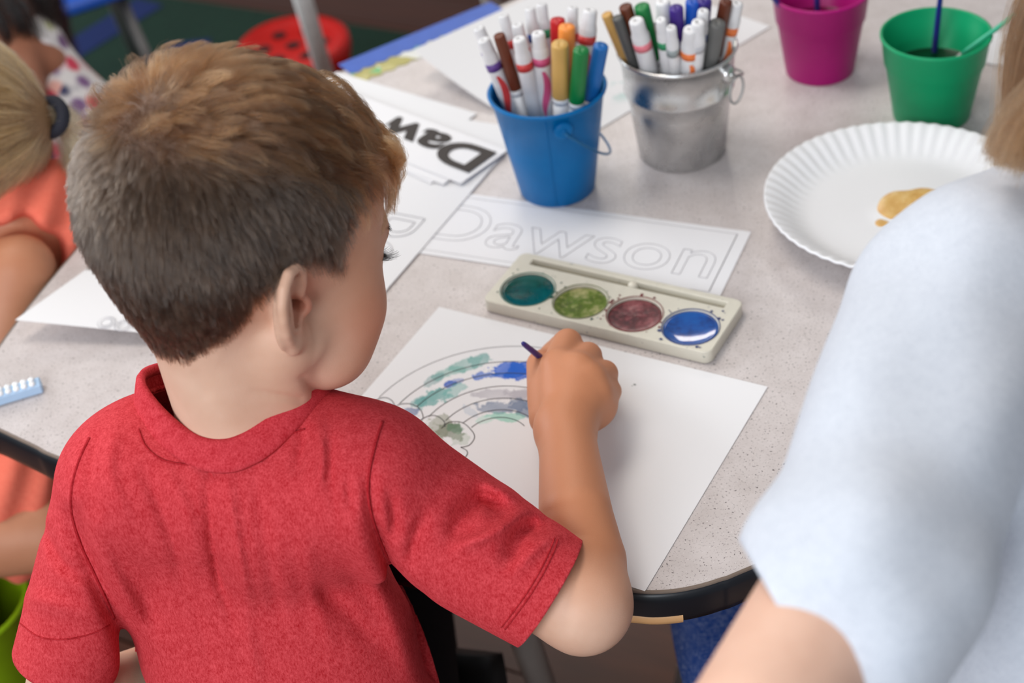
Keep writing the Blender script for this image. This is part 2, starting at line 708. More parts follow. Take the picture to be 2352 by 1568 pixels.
e0, e1 = at_z(1543, 1440, -.25), at_z(1563, 1568, -.25)
ed = (e0 - e1) / np.linalg.norm(e0 - e1)
rz_r = math.atan2(ed[1], ed[0]) - math.pi / 2
side_r = np.array([ed[1], -ed[0], 0])
cc = (e0 + e1) / 2 + side_r * .15 + ed * .04
chair('child_stool', 'scuffed blue plastic stool under the table edge beside the white T-shirt', (float(cc[0]), float(cc[1]), 0), rz_r, seat_h=TZ - .25, back=False)
bx_ = at_d(650, 1700, 1.16)
chair('child_stool', 'blue plastic stool that the boy in red sits on', (float(bx_[0]) + .005, float(bx_[1]) + .07, 0), math.radians(-8), seat_h=.268, back=False, mat=plain('black_plastic', (14, 14, 18), .5))
gx_ = at_d(150, 590, 1.66)
chair('child_chair', 'dark blue chair back behind the girl in coral', (-.60, 1.47, .0115), math.radians(35), seat_h=.31, mat=plain('navy_plastic', (14, 44, 104), .5))
fx_ = at_z(75, 12, -.20)
chair('child_chair', 'bright blue chair at the top left corner behind the floral dress', (float(fx_[0]) - .04, float(fx_[1]) + .20, .0115), math.radians(200), seat_h=.30, mat=plain('bright_blue_plastic', (16, 84, 190), .4))

# far table: only two of its legs show
far = empty('folding_table', (-.1, 2.9, 0), 'far table with white tubular legs beside the red stool', 'table')
white_paint = plain('white_enamel', (240, 240, 236), .4)
v_, f_ = prism([(-.9, 2.75), (.7, 2.35), (.95, 3.1), (-.7, 3.5)], TZ + .02, TZ + .045)
link('table_top', mesh('table_top', v_, f_), plain('pale_top', (206, 200, 196), .4), far, False)
for (ax, ay, az), (bx, by, bz), r_ in (((696, 0, -.20), (742, 155, -.36), .0135), ((1126, 0, -.22), (1146, 60, -.36), .0115)):
    a, b = at_z(ax, ay, az), at_z(bx, by, bz)
    d = (b - a) / (b[2] - a[2])
    lg = link('leg', mesh('leg', *tube([a + d * (TZ + .02 - a[2]), a + d * (.012 - a[2])], r_, 16)), white_paint, far)
    bt = a + d * (.0 - a[2])
    link('foot', mesh('foot', *tube([bt, bt + [0, 0, .02]], r_ * 1.35, 16)), plain('white_cap', (200, 198, 192), .5), lg)

# red stool with holes in its seat
sc_ = at_z(672, 100, -.36)
stool = empty('stool', (float(sc_[0]), float(sc_[1]), 0), 'round red plastic stool with dark holes in its seat on the rug', 'stool')
redp = plain('red_plastic', (196, 22, 16), .42)
R0 = .088
zt = TZ - .36
bm = bmesh.new()
rings, seg = [], 40
holes = [(0, 0)] + [(.045 * math.cos(a), .045 * math.sin(a)) for a in np.linspace(0, 2 * math.pi, 7)[:-1]]
v_, f_ = lathe([(0.001, zt - .004), (.03, zt - .004), (.062, zt - .003), (.072, zt + .002), (R0 - .006, zt + .006), (R0, zt + .001), (R0 + .001, zt - .012), (R0 - .003, zt - .03)], 48, cap0=False)
v_ = [(x + sc_[0], y + sc_[1], z) for x, y, z in v_]
so1 = link('seat', mesh('seat', v_, f_), redp, stool)
dk = plain('hole_dark', (44, 4, 4), .7)
for hx, hy in holes:
    v_, f_ = lathe([(.0005, zt - .0032), (.0095, zt - .0030), (.0115, zt - .0024)], 18, cap0=False)
    link('hole', mesh('hole', [(x + sc_[0] + hx, y + sc_[1] + hy, z) for x, y, z in v_], f_), dk, stool)
for k in range(4):
    a = math.pi / 4 + k * math.pi / 2
    p0 = np.array([sc_[0] + .065 * math.cos(a), sc_[1] + .065 * math.sin(a), zt - .012])
    p1 = np.array([sc_[0] + .085 * math.cos(a), sc_[1] + .085 * math.sin(a), .0125])
    link('leg', mesh('leg', *tube([p0, p1], [.013, .011], 12)), redp, stool)
# ------------------------------------------------------------------ things on the table
Z0 = TZ


def paper_mat(name, rgb=(226, 225, 226)):
    t = NT(name)
    v = t.coord(1)
    n = t.noise(v, 700, 3, .6)
    c = lin(rgb)
    col = t.ramp(n, [(.3, tuple(x * .985 for x in c)), (.7, c)])
    t.bump(n, .06, .0004)
    t.set(Base_Color=col, Roughness=.7)
    t.b.inputs['Specular IOR Level'].default_value = .25
    return t.m


paper_white = paper_mat('white_paper')
card_white = paper_mat('laminated_card', (228, 227, 229))
card_white.node_tree.nodes['Principled BSDF'].inputs['Roughness'].default_value = .45
ink_black = plain('black_print', (44, 36, 33), .6)
ink_grey = plain('grey_print', (176, 174, 178), .6)
ink_line = plain('line_print', (60, 56, 58), .6)


def sheet(name, o, ux, uy, w, h, nx, ny, zf, mat, th=.0003, parent=None):
    """paper grid: o origin corner, ux/uy unit vectors, zf(u,v) lift over the table"""
    o, ux, uy = (np.array(q, float) for q in (o, ux, uy))
    vs, fs = [], []
    for j in range(ny + 1):
        for i in range(nx + 1):
            p = o + ux * (w * i / nx) + uy * (h * j / ny)
            vs.append((p[0], p[1], Z0 + zf(i / nx, j / ny)))
    for j in range(ny):
        for i in range(nx):
            a = j * (nx + 1) + i
            fs.append((a, a + 1, a + nx + 2, a + nx + 1))
    ob = link(name, mesh(name, vs, fs), mat, parent, False)
    so_ = ob.modifiers.new('thick', 'SOLIDIFY')
    so_.thickness = th
    so_.offset = 1
    return ob


# the rainbow sheet
pa = -.5772
PX, PY = np.array([math.cos(pa), math.sin(pa)]), np.array([-math.sin(pa), math.cos(pa)])
PO = np.array([-.0542, 1.0398])                       # far left corner
PWd, PHt = .2794, .2159


def on_paper(x, y):
    """pixel to paper coordinates (right, towards the boy) in metres"""
    p = at_z(x, y, .0006)[:2] - PO
    return np.array([p @ PX, -(p @ PY)])


def pw(u, v, z=.0012):
    p = PO + PX * u - PY * v
    return np.array([p[0], p[1], Z0 + z])


# rainbow geometry from points on its printed arcs
arc_px = [
    [(868, 912), (905, 880), (960, 845), (1020, 820), (1090, 805), (1150, 800), (1200, 801)],
    [(920, 928), (960, 895), (1010, 865), (1070, 842), (1130, 832), (1200, 830)],
    [(962, 935), (1000, 905), (1050, 878), (1110, 862), (1160, 855), (1205, 855)],
    [(985, 957), (1030, 925), (1080, 902), (1130, 888), (1207, 885)],
    [(1022, 965), (1060, 940), (1100, 925), (1150, 916), (1210, 917)],
    [(1066, 972), (1100, 955), (1140, 943), (1210, 945)],
    [(1090, 985), (1120, 970), (1160, 963), (1220, 967)]]
arcs = []
cx = cy = None
# one centre, one radius per arc: least squares
Pts = [[on_paper(*p) for p in a] for a in arc_px]
A_m, b_m = [], []
for k, a in enumerate(Pts):
    for p in a:
        row = [2 * p[0], 2 * p[1]] + [0] * len(Pts)
        row[2 + k] = 1
        A_m.append(row)
        b_m.append(p @ p)
sol = np.linalg.lstsq(np.array(A_m), np.array(b_m), rcond=None)[0]
RC = sol[:2]
RRad = [math.sqrt(max(1e-6, s_ + RC @ RC)) for s_ in sol[2:]]
NXp, NYp = 360, 278
PAINT = [  # centre px, spread (along, across) px, colour, strength
    ((1108, 826), (28, 12), (88, 152, 148), .85), ((1065, 838), (30, 12), (96, 160, 152), .7), ((1035, 855), (34, 10), (110, 168, 158), .7), ((1000, 872), (26, 8), (80, 140, 140), .55),
    ((1165, 848), (42, 15), (14, 92, 196), .95), ((1200, 850), (30, 16), (14, 88, 190), .95), ((1118, 862), (26, 7), (24, 96, 190), .8), ((1030, 884), (16, 7), (14, 76, 176), .95), ((1050, 875), (20, 5), (60, 100, 180), .6),
    ((1000, 908), (42, 13), (92, 158, 154), .85), ((1040, 897), (26, 10), (108, 170, 164), .7), ((965, 920), (24, 8), (80, 150, 148), .6),
    ((1160, 905), (60, 9), (170, 166, 174), .7), ((1210, 905), (40, 10), (168, 164, 172), .7),
    ((1150, 936), (56, 10), (110, 126, 152), .85), ((1205, 937), (40, 11), (104, 120, 146), .85), ((1080, 945), (12, 14), (150, 170, 190), .45),
    ((1160, 957), (34, 8), (132, 196, 176), .75), ((1120, 962), (24, 7), (150, 206, 186), .5),
    ((885, 945), (22, 14), (132, 156, 188), .8), ((940, 948), (16, 14), (92, 110, 150), .85), ((905, 965), (30, 8), (170, 180, 186), .5),
    ((1000, 985), (46, 20), (142, 146, 126), .75), ((975, 1000), (40, 20), (150, 154, 132), .6), ((1035, 990), (24, 20), (112, 118, 96), .85), ((1050, 985), (14, 14), (70, 120, 90), .6), ((1060, 1005), (18, 14), (168, 184, 168), .5), ((1005, 1020), (30, 12), (176, 178, 166), .4)]
rs = np.random.RandomState(3)


def vnoise(P, f, seed):
    r = np.random.RandomState(seed)
    tot = 0
    for o_ in range(4):
        g = r.rand(64, 64)
        q = P * f * 2 ** o_
        i = np.floor(q).astype(int)
        t = q - i
        t = t * t * (3 - 2 * t)
        i0, i1 = i % 64, (i + 1) % 64
        a_ = g[i0[:, 0], i0[:, 1]] * (1 - t[:, 0]) + g[i1[:, 0], i0[:, 1]] * t[:, 0]
        b_ = g[i0[:, 0], i1[:, 1]] * (1 - t[:, 0]) + g[i1[:, 0], i1[:, 1]] * t[:, 0]
        tot = tot + (a_ * (1 - t[:, 1]) + b_ * t[:, 1]) / 2 ** o_
    return tot / 1.875


uu, vv = np.meshgrid(np.linspace(0, PWd, NXp + 1), np.linspace(0, PHt, NYp + 1))
UV = np.stack([uu.ravel(), vv.ravel()], 1)
W3 = np.array([PO[0], PO[1]]) + UV[:, :1] * PX - UV[:, 1:] * PY
V3 = np.stack([W3[:, 0], W3[:, 1], np.full(len(W3), Z0 + .0006)], 1)
ix, iy, _ = proj(V3)
paint = np.tile(np.array(lin((226, 225, 226))), (len(UV), 1))
n1 = vnoise(UV, 140, 5)
n2 = vnoise(UV, 520, 9)
n3 = vnoise(UV, 60, 12)
for (px, py), (sx, sy), col, st in PAINT:
    # spread measured along the band (towards the arc tangent)
    c = on_paper(px, py)
    rad = c - RC
    rad = rad / np.linalg.norm(rad)
    tan = np.array([-rad[1], rad[0]])
    d = UV - c
    k = .00031
    q = np.sqrt((d @ tan / (sx * k * 1.15)) ** 2 + (d @ rad / (sy * k * 2.0)) ** 2)
    edge = 1 - q * .75 + (n1 - .5) * 1.1 + (n2 - .5) * .35
    m = np.clip((edge - .22) / .10, 0, 1) * st * (.72 + .5 * (n3 - .3)) * (1 + .25 * np.clip(1 - np.abs(edge - .3) / .12, 0, 1))
    m = np.clip(m, 0, 1)[:, None]
    paint = paint * (1 - m) + np.minimum(paint * .25 + .75 * np.array(lin(col)), np.array(lin(col)) * 1.05) * m
for (px, py), r_, col in (((1458, 883), .0012, (90, 96, 92)), ((1452, 886), .0007, (110, 116, 112))):
    q = np.linalg.norm(UV - on_paper(px, py), axis=1)
    m = np.clip((r_ - q) / .0005, 0, 1)[:, None]
    paint = paint * (1 - m) + np.array(lin(col)) * m
vs = V3
fs = []
ii = np.arange(NYp)[:, None] * (NXp + 1) + np.arange(NXp)[None]
Qp = np.stack([ii, ii + NXp + 1, ii + NXp + 2, ii + 1], -1).reshape(-1, 4)
me = np_mesh('sheet', vs, Qp)
ca_ = me.color_attributes.new('watercolour', 'FLOAT_COLOR', 'POINT')
ca_.data.foreach_set('color', np.concatenate([paint, np.ones((len(paint), 1))], 1).astype(np.float32).ravel())
t = NT('painted_paper')
at_ = t.n('ShaderNodeAttribute', attribute_name='watercolour')
t.set(Base_Color=at_.outputs['Color'], Roughness=.68)
t.b.inputs['Specular IOR Level'].default_value = .25
rain = empty('paper_sheet', tuple(pw(.14, .108, 0)), 'white sheet with a half-painted watercolour rainbow under the boy\'s hand', 'paper')
sh = link('sheet', me, t.m, rain)


def ink(name, pts, r, mat, parent):
    """a printed line: a hair-thin strip lying on the paper"""
    pts = np.array(pts)
    vs, fs = [], []
    for i in range(len(pts)):
        d = pts[min(i + 1, len(pts) - 1)] - pts[max(i - 1, 0)]
        s_ = np.array([-d[1], d[0], 0])
        s_ = s_ / max(1e-9, np.linalg.norm(s_)) * r
        vs += [pts[i] - s_, pts[i] + s_]
        if i:
            fs.append((2 * i - 2, 2 * i - 1, 2 * i + 1, 2 * i))
    return link(name, mesh(name, vs, fs), mat, parent, False)


for k, r_ in enumerate(RRad):
    a0 = min(math.atan2(*(p - RC)[::-1]) for p in Pts[k])
    aL = math.atan2((Pts[k][0] - RC)[1], (Pts[k][0] - RC)[0])
    # from the left cloud over the top and down to the right
    aa = np.linspace(aL, aL + (math.pi - 2 * (math.pi + aL if aL < 0 else aL)) if False else 0, 60)
    aE = -1.0
    for a_ in np.linspace(-1.5, .3, 90):
        q_ = pw(*(RC + r_ * np.array([math.cos(a_), math.sin(a_)])))
        if proj(q_[None])[0][0] > 1285:
            aE = a_
            break
    aa = np.linspace(aL if aL < 0 else aL - 2 * math.pi, aE, 70)
    ink('printed_arc', [pw(*(RC + r_ * np.array([math.cos(a), math.sin(a)])), z=.00085) for a in aa], .00028 if k else .0002, ink_line, sh)
cloud_px = [
    [(828, 932), (845, 928), (856, 934)],
    [(856, 930), (866, 918), (884, 913), (900, 920), (908, 935)],
    [(908, 935), (920, 928), (945, 928), (965, 940), (972, 958), (968, 965)],
    [(965, 965), (985, 955), (1005, 956), (1020, 968), (1022, 980)],
    [(1014, 984), (1030, 970), (1060, 970), (1080, 985), (1090, 1003), (1078, 1022), (1058, 1027)],
    [(1058, 1027), (1072, 1035), (1072, 1046), (1058, 1058)], [(1058, 1058), (1040, 1066), (1010, 1068)]]
for cpx in cloud_px:
    c = catmull([on_paper(*p) for p in cpx], 8)
    ink('printed_cloud', [pw(u, v, .00085) for u, v in c], .0003, ink_line, sh)

# ---- loose sheets and name cards
def flat_frame(p_far_left, p_far_right):
    a, b = at_z(*p_far_left)[:2], at_z(*p_far_right)[:2]
    u = (b - a) / np.linalg.norm(b - a)
    return a, u, np.array([-u[1], u[0]])


def text(name, s, pos, ux, uy, size, mat, parent, outline=None, bold=0.0, z=.0006, shear=0.0, sx=1.0):
    cu = bpy.data.curves.new(name, 'FONT')
    cu.body = s
    cu.size = size
    cu.shear = shear
    if outline:
        cu.fill_mode = 'NONE'
        cu.bevel_depth = outline
        cu.bevel_resolution = 0
    else:
        cu.offset = bold
        cu.extrude = .00004
    cu.resolution_u = 6
    ob = bpy.data.objects.new(name, cu)
    COL.objects.link(ob)
    cu.materials.append(mat)
    bpy.context.view_layer.update()
    tm = bpy.data.meshes.new_from_object(ob.evaluated_get(bpy.context.evaluated_depsgraph_get()))
    bpy.data.objects.remove(ob)
    ob = bpy.data.objects.new(name, tm)
    COL.objects.link(ob)
    if not tm.materials:
        tm.materials.append(mat)
    M = Matrix(((ux[0] * sx, uy[0], 0, pos[0]), (ux[1] * sx, uy[1], 0, pos[1]), (0, 0, 1, Z0 + z), (0, 0, 0, 1)))
    # keep the glyphs flat on the card
    ob.matrix_world = M
    ob.parent = parent
    ob.matrix_parent_inverse = parent.matrix_world.inverted() if parent.type == 'MESH' else Matrix.Translation(parent.location).inverted()
    return ob


# the outlined name card under the blue bucket
ga = -.4737
cux, cuy = np.array([math.cos(ga), math.sin(ga)]), np.array([-math.sin(ga), math.cos(ga)])
ctr = np.array([.2077, 1.0824])
CH = .0932
CWd = .290
cor = ctr - cuy * CH - cux * CWd                    # near-left corner
card = empty('name_card', (float(ctr[0] - .14), float(ctr[1]), Z0), 'white name card with pale outlined letters between bucket and paint tray', 'card')
cs = sheet('card', cor, cux, cuy, CWd, CH, 6, 4, lambda u, v: .0004, card_white, .0004, card)
for a, b in (((0.010, .006), (CWd - .010, .006)), ((CWd - .010, .006), (CWd - .010, CH - .006)), ((.010, CH - .006), (CWd - .010, CH - .006))):
    pts = [cor + cux * (a[0] + (b[0] - a[0]) * q) + cuy * (a[1] + (b[1] - a[1]) * q) for q in np.linspace(0, 1, 8)]
    ink('border_line', [(p[0], p[1], Z0 + .00095) for p in pts], .0004 if a[0] > .1 else .00018, plain('border_grey', (120, 116, 120), .5), cs)
text('outlined_letters', 'Dawson', (cor + cux * .017 + cuy * .023), cux, cuy, .076, ink_grey, card, outline=.00035, z=.0009, sx=1.03, shear=0.0)

# big outlined sheet left of it, turned on its side
a2 = at_z(1128, 392)[:2]
b2 = at_z(868, 693)[:2]
ed2 = (a2 - b2) / np.linalg.norm(a2 - b2)            # along its right edge, away from the boy
lf2 = np.array([-ed2[1], ed2[0]])
sp = empty('paper_sheet', (float(b2[0]), float(b2[1]), Z0), 'sheet with faint outlined letters lying between the boy\'s face and the name cards', 'paper')
b2x = b2 - ed2 * .085
s2 = sheet('sheet', b2x, -lf2 * -1 * 1.0, ed2, .200, .36, 6, 6, lambda u, v: .0017, paper_white, .0003, sp)
g0 = at_z(1010, 500)[:2]
tx_u, tx_v = -ed2, lf2 * -1
tx_u = np.array(lf2)
text('outlined_letters', 'd', at_z(930, 560)[:2], ed2 * 1.0, lf2, .080, ink_grey, sp, outline=.00035, z=.0021)
text('outlined_letters', 'o', at_z(862, 628)[:2], ed2 * 1.0, lf2, .080, ink_grey, sp, outline=.00035, z=.0021)

# stack of printed name cards, upside down to us
p_br, p_bl = at_z(1172, 357)[:2], at_z(1060, 432)[:2]
p_lt = at_z(905, 372)[:2]
e1_ = (p_bl - p_lt) / np.linalg.norm(p_bl - p_lt)     # along the long side towards us/right
n1_ = np.array([-e1_[1], e1_[0]])
CL, CWw = .300, float((p_br - p_bl) @ n1_)
grp = 'printed name cards stacked behind the boy\'s face'
labels = ['lowest white name card poking out under the printed one', 'middle white card in the stack behind the boy\'s forehead', 'top white name card printed with bold black upside-down letters']
for k, (sh_l, sh_n, rot, zz) in enumerate(((-.026, -.012, -.06, .0026), (-.014, -.008, .03, .0034), (0, 0, 0, .0044))):
    ca_, sa_ = math.cos(rot), math.sin(rot)
    ek = np.array([e1_[0] * ca_ - e1_[1] * sa_, e1_[0] * sa_ + e1_[1] * ca_])
    nk_ = np.array([-ek[1], ek[0]])
    org = p_bl + e1_ * sh_l + n1_ * sh_n - ek * CL
    em = empty('name_card', (float(p_bl[0]), float(p_bl[1]), Z0), labels[k], 'card', grp)
    sheet('card', org, ek, nk_, CL, CWw if k == 2 else CWw * .95, 6, 4, lambda u, v: zz + .0012 * (1 - u) * k, card_white, .0006, em)
    if k == 2:
        far_r = p_br - e1_ * .004 - n1_ * .011
        text('printed_letters', 'Dawson', far_r, -e1_, -n1_, .052, ink_black, em, bold=.0017, z=.0060, sx=1.42)

# curled sheet at the upper left of the buckets, with teal paint
q0, q1 = at_z(950, 120, .028)[:2], at_z(1160, 262, .004)[:2]
qe = (q1 - q0) / np.linalg.norm(q1 - q0)
qn = np.array([-qe[1], qe[0]])
cs3 = empty('paper_sheet', (float(q0[0]), float(q0[1]), Z0), 'curling white sheet with teal paint behind the marker buckets', 'paper')
t = NT('teal_wash_paper')
v = t.coord(1)
n_ = t.noise(v, 34, 4, .6)
tw = NT  # noqa
k_ = t.ramp(n_, [(.50, (0, 0, 0)), (.58, (1, 1, 1))])
gm = t.n('ShaderNodeVectorMath', operation='DISTANCE')
t.l(t.coord(1), gm.inputs[0])
tp = at_z(1415, 150, .001)
gm.inputs[1].default_value = (float(tp[0]), float(tp[1]), float(Z0))
gr = t.ramp(gm.outputs['Value'], [(.03, (1, 1, 1)), (.075, (0, 0, 0))])
mk = t.mix(1.0, k_, gr, 'MULTIPLY')
t.set(Base_Color=t.mix(mk, lin((226, 225, 226)), lin((84, 176, 164))), Roughness=.7)
s3 = sheet('sheet', q0, qe, qn, .2159, .2794, 20, 14, lambda u, v: .0006 + .030 * max(0, 1 - u / .75) ** 1.7 * (1 - .55 * v), t.m, .0003, cs3)

# long sheet far left of the card stack
w0, w1 = at_z(775, 168)[:2], at_z(900, 205)[:2]
we = (w1 - w0) / np.linalg.norm(w1 - w0)
ws = empty('paper_sheet', (float(w0[0]), float(w0[1]), Z0), 'plain white sheet under the cards above the boy\'s hair', 'paper')
sheet('sheet', w0 - np.array([-we[1], we[0]]) * .10, we, np.array([-we[1], we[0]]), .18, .10, 4, 4, lambda u, v: .0013, paper_white, .0003, ws)

# sheet with a lifted corner at the left edge of the table
l0, l1 = at_z(35, 735, .020)[:2], at_z(330, 772, .008)[:2]
le = (l1 - l0) / np.linalg.norm(l1 - l0)
lu0 = at_z(205, 632, .012)[:2]
ln_ = np.array([-le[1], le[0]])
ls = empty('paper_sheet', (float(l0[0]), float(l0[1]), Z0), 'white sheet with a lifted corner at the left end of the table', 'paper')
lue = (lu0 - l0) / np.linalg.norm(lu0 - l0)
vsx = sheet('sheet', l0, le, lue, .165, .200, 20, 14, lambda u, v: .0030 + .017 * (1 - .75 * u) * (1 - .2 * v), paper_white, .0003, ls)
text('faint_letters', 'oo', at_z(215, 750, .014)[:2], le, lue, .03, ink_grey, ls, outline=.0003, z=.0150)

# pale blue strip with a bumpy top
f0, f1 = at_z(-40, 935)[:2], at_z(100, 893)[:2]
fe = (f1 - f0) / np.linalg.norm(f1 - f0)
fn = np.array([-fe[1], fe[0]])
st_ = empty('toy_strip', (float(f0[0]), float(f0[1]), Z0), 'pale blue plastic strip with a bumpy white top at the left table end', 'toy')
L_ = float(np.linalg.norm(f1 - f0))
co = [f0 - fn * .006, f1 - fn * .006, f1 + fn * .006, f0 + fn * .006]
pv_, pf_ = prism([tuple(c) for c in co], Z0 + .0002, Z0 + .009)
so_ = link('bar', mesh('bar', pv_, pf_), plain('pale_blue_plastic', (168, 196, 224), .4), st_, False)
bmod = so_.modifiers.new('bevel', 'BEVEL')
bmod.width = .0012
for k in range(int(L_ / .0062)):
    for q in (-1, 1):
        c = f0 + fe * (.004 + k * .0062) + fn * .003 * q
        v_, f_ = lathe([(.0024, Z0 + .009), (.0024, Z0 + .0105), (.0018, Z0 + .0112), (.0004, Z0 + .0114)], 10, cap0=False)
        link('bump', mesh('bump', [(x + c[0], y + c[1], z) for x, y, z in v_], f_), plain('white_bump', (236, 238, 240), .4) if (k, q) == (0, -1) else bpy.data.materials['white_bump'], st_)

# blue scalloped border with a patterned strip along the far edge of the table
fa, fb = at_z(790, 160)[:2], at_z(1105, 30)[:2]
fd = (fb - fa) / np.linalg.norm(fb - fa)
fo = np.array([-fd[1], fd[0]])
bt = empty('border_strip', (float(fa[0]), float(fa[1]), Z0), 'blue scalloped border strip lying along the far table edge', 'decoration')
Lb = float(np.linalg.norm(fb - fa)) + .02
N_ = 60
top_e = [fa + fd * (Lb * i / N_) + fo * .012 for i in range(N_ + 1)]
sc_e = [fa + fd * (Lb * i / N_) - fo * (.012 + .004 * abs(math.sin(i * math.pi / 5))) for i in range(N_ + 1)]
lo_e = [fa + fd * (Lb * i / N_) - fo * (.034 + .004 * abs(math.sin(i * math.pi / 5 + .7))) for i in range(N_ + 1)]


def ribbon(name, A, B, z, mat, parent):
    vs, fs = [], []
    for a, b in zip(A, B):
        vs += [(a[0], a[1], Z0 + z), (b[0], b[1], Z0 + z)]
    for i in range(len(A) - 1):
        fs.append((2 * i, 2 * i + 1, 2 * i + 3, 2 * i + 2))
    ob = link(name, mesh(name, vs, fs), mat, parent, False)
    so_ = ob.modifiers.new('t', 'SOLIDIFY')
    so_.thickness = .0005
    return ob


t = NT('pattern_strip')
vr = t.n('ShaderNodeTexVoronoi')
vr.inputs['Scale'].default_value = 75
t.l(t.coord(1), vr.inputs['Vector'])
sep = t.n('ShaderNodeSeparateColor')
t.l(vr.outputs['Color'], sep.inputs[0])
col = t.ramp(sep.outputs[0], [(.0, lin((172, 164, 100))), (.5, lin((186, 178, 120))), (.62, lin((110, 168, 176))), (.75, lin((120, 178, 120))), (.86, lin((214, 214, 208))), (.95, lin((196, 96, 110)))])
for e in t.t.nodes:
    if e.type == 'VALTORGB':
        e.color_ramp.interpolation = 'CONSTANT'
t.set(Base_Color=col, Roughness=.6)
ribbon('pattern_band', sc_e, lo_e, .0008, t.m, bt)
ribbon('blue_band', top_e, [s_ - fo * .001 for s_ in sc_e], .0014, plain('border_blue', (58, 92, 176), .55), bt)
# ------------------------------------------------------------------ the boy at the table
def rotm(yaw, pit, rol):
    cy, sy, cp, sp, cr, sr = math.cos(yaw), math.sin(yaw), math.cos(pit), math.sin(pit), math.cos(rol), math.sin(rol)
    return np.array([[cy, sy, 0], [-sy, cy, 0], [0, 0, 1]]) @ np.array([[1, 0, 0], [0, cp, sp], [0, -sp, cp]]) @ np.array([[cr, 0, sr], [0, 1, 0], [-sr, 0, cr]])


HR = rotm(math.radians(50.0), math.radians(22.5), math.radians(-5.4))
HO = np.array([-0.1481, 0.7865, 0.234 + TZ])
HS = 0.00098                                       # head units are millimetres


def h2w(P):
    return (np.asarray(P, float) * HS) @ HR.T + HO


def w2h(P):
    return ((np.asarray(P, float) - HO) @ HR) / HS


NECK_BASE = at_d(565, 985, 0.985)
CHEST_TOP = at_d(590, 1110, 1.03)
nb, ct = w2h(NECK_BASE), w2h(CHEST_TOP)


def ear_sdf(P, d, side):
    """blend one ear into the head distance d (side +1 = the boy's right)"""
    c0 = np.array([side * 63.0, -13.0, 0.0])
    near = np.where(((P - (c0 + [side * 8, -8, 0]).astype(np.float32)) ** 2).sum(1) < 52 ** 2)[0]
    if not len(near):
        return d
    q = P[near] - c0.astype(np.float32)
    ang = math.radians(25)
    a_ax = np.array([side * math.sin(ang), -math.cos(ang), 0.0])
    n_ax = np.array([side * math.cos(ang), math.sin(ang), 0.0])
    b_ax = np.array([0, 0, 1.0])
    tilt = math.radians(12)
    a2 = a_ax * math.cos(tilt) + b_ax * math.sin(tilt) * -1
    b2 = b_ax * math.cos(tilt) + a_ax * math.sin(tilt)
    M = np.stack([a2, b2, n_ax]).astype(np.float32)
    L = q @ M.T                                    # a (back), b (up), n (out)
    e = s_ell(L, (11, 1, -1.0), (15, 27, 4.5))
    e = smin(e, s_ell(L, (3, -2, -4), (12, 16, 8)), 5)
    e = smax(e, -s_ell(L, (11.5, 4, 8.0), (11, 20, 8.5)), 2.0)
    hel = [(3, 4, 3), (0, 13, 3.5), (2, 22, 4), (9, 27.5, 4), (17, 27, 4), (23, 21, 4), (26, 12, 4), (25, 2, 4), (21, -9, 3.5), (15, -18, 2.5), (9, -25, 1.5)]
    e = smin(e, s_chain(L, hel, [2.2, 2.8, 3.1, 3.3, 3.4, 3.4, 3.3, 3.2, 3.0, 2.8, 3.2]), 2.5)
    e = smin(e, s_chain(L, [(17, 17, 2), (18.5, 8, 3), (17, -2, 3), (12, -10, 2.5), (6, -14, 2)], [2.4, 2.8, 2.8, 2.8, 3]), 2.5)
    e = smin(e, s_ell(L, (5, -23, 0.5), (8.5, 8, 4.2)), 4)
    e = smax(e, -s_ell(L, (8, -2, 2), (7.5, 9.5, 8)), 2.0)
    e = smin(e, s_ell(L, (-3.5, -3, 2.5), (4.5, 6, 4.5)), 3)
    dd = smin(d[near], e, 4)
    dd = smax(dd, -s_cap(L, (3, -2, 3), (-4, 0, -8), 4.2, 3.2), 1.5)
    d = d.copy()
    d[near] = dd
    return d


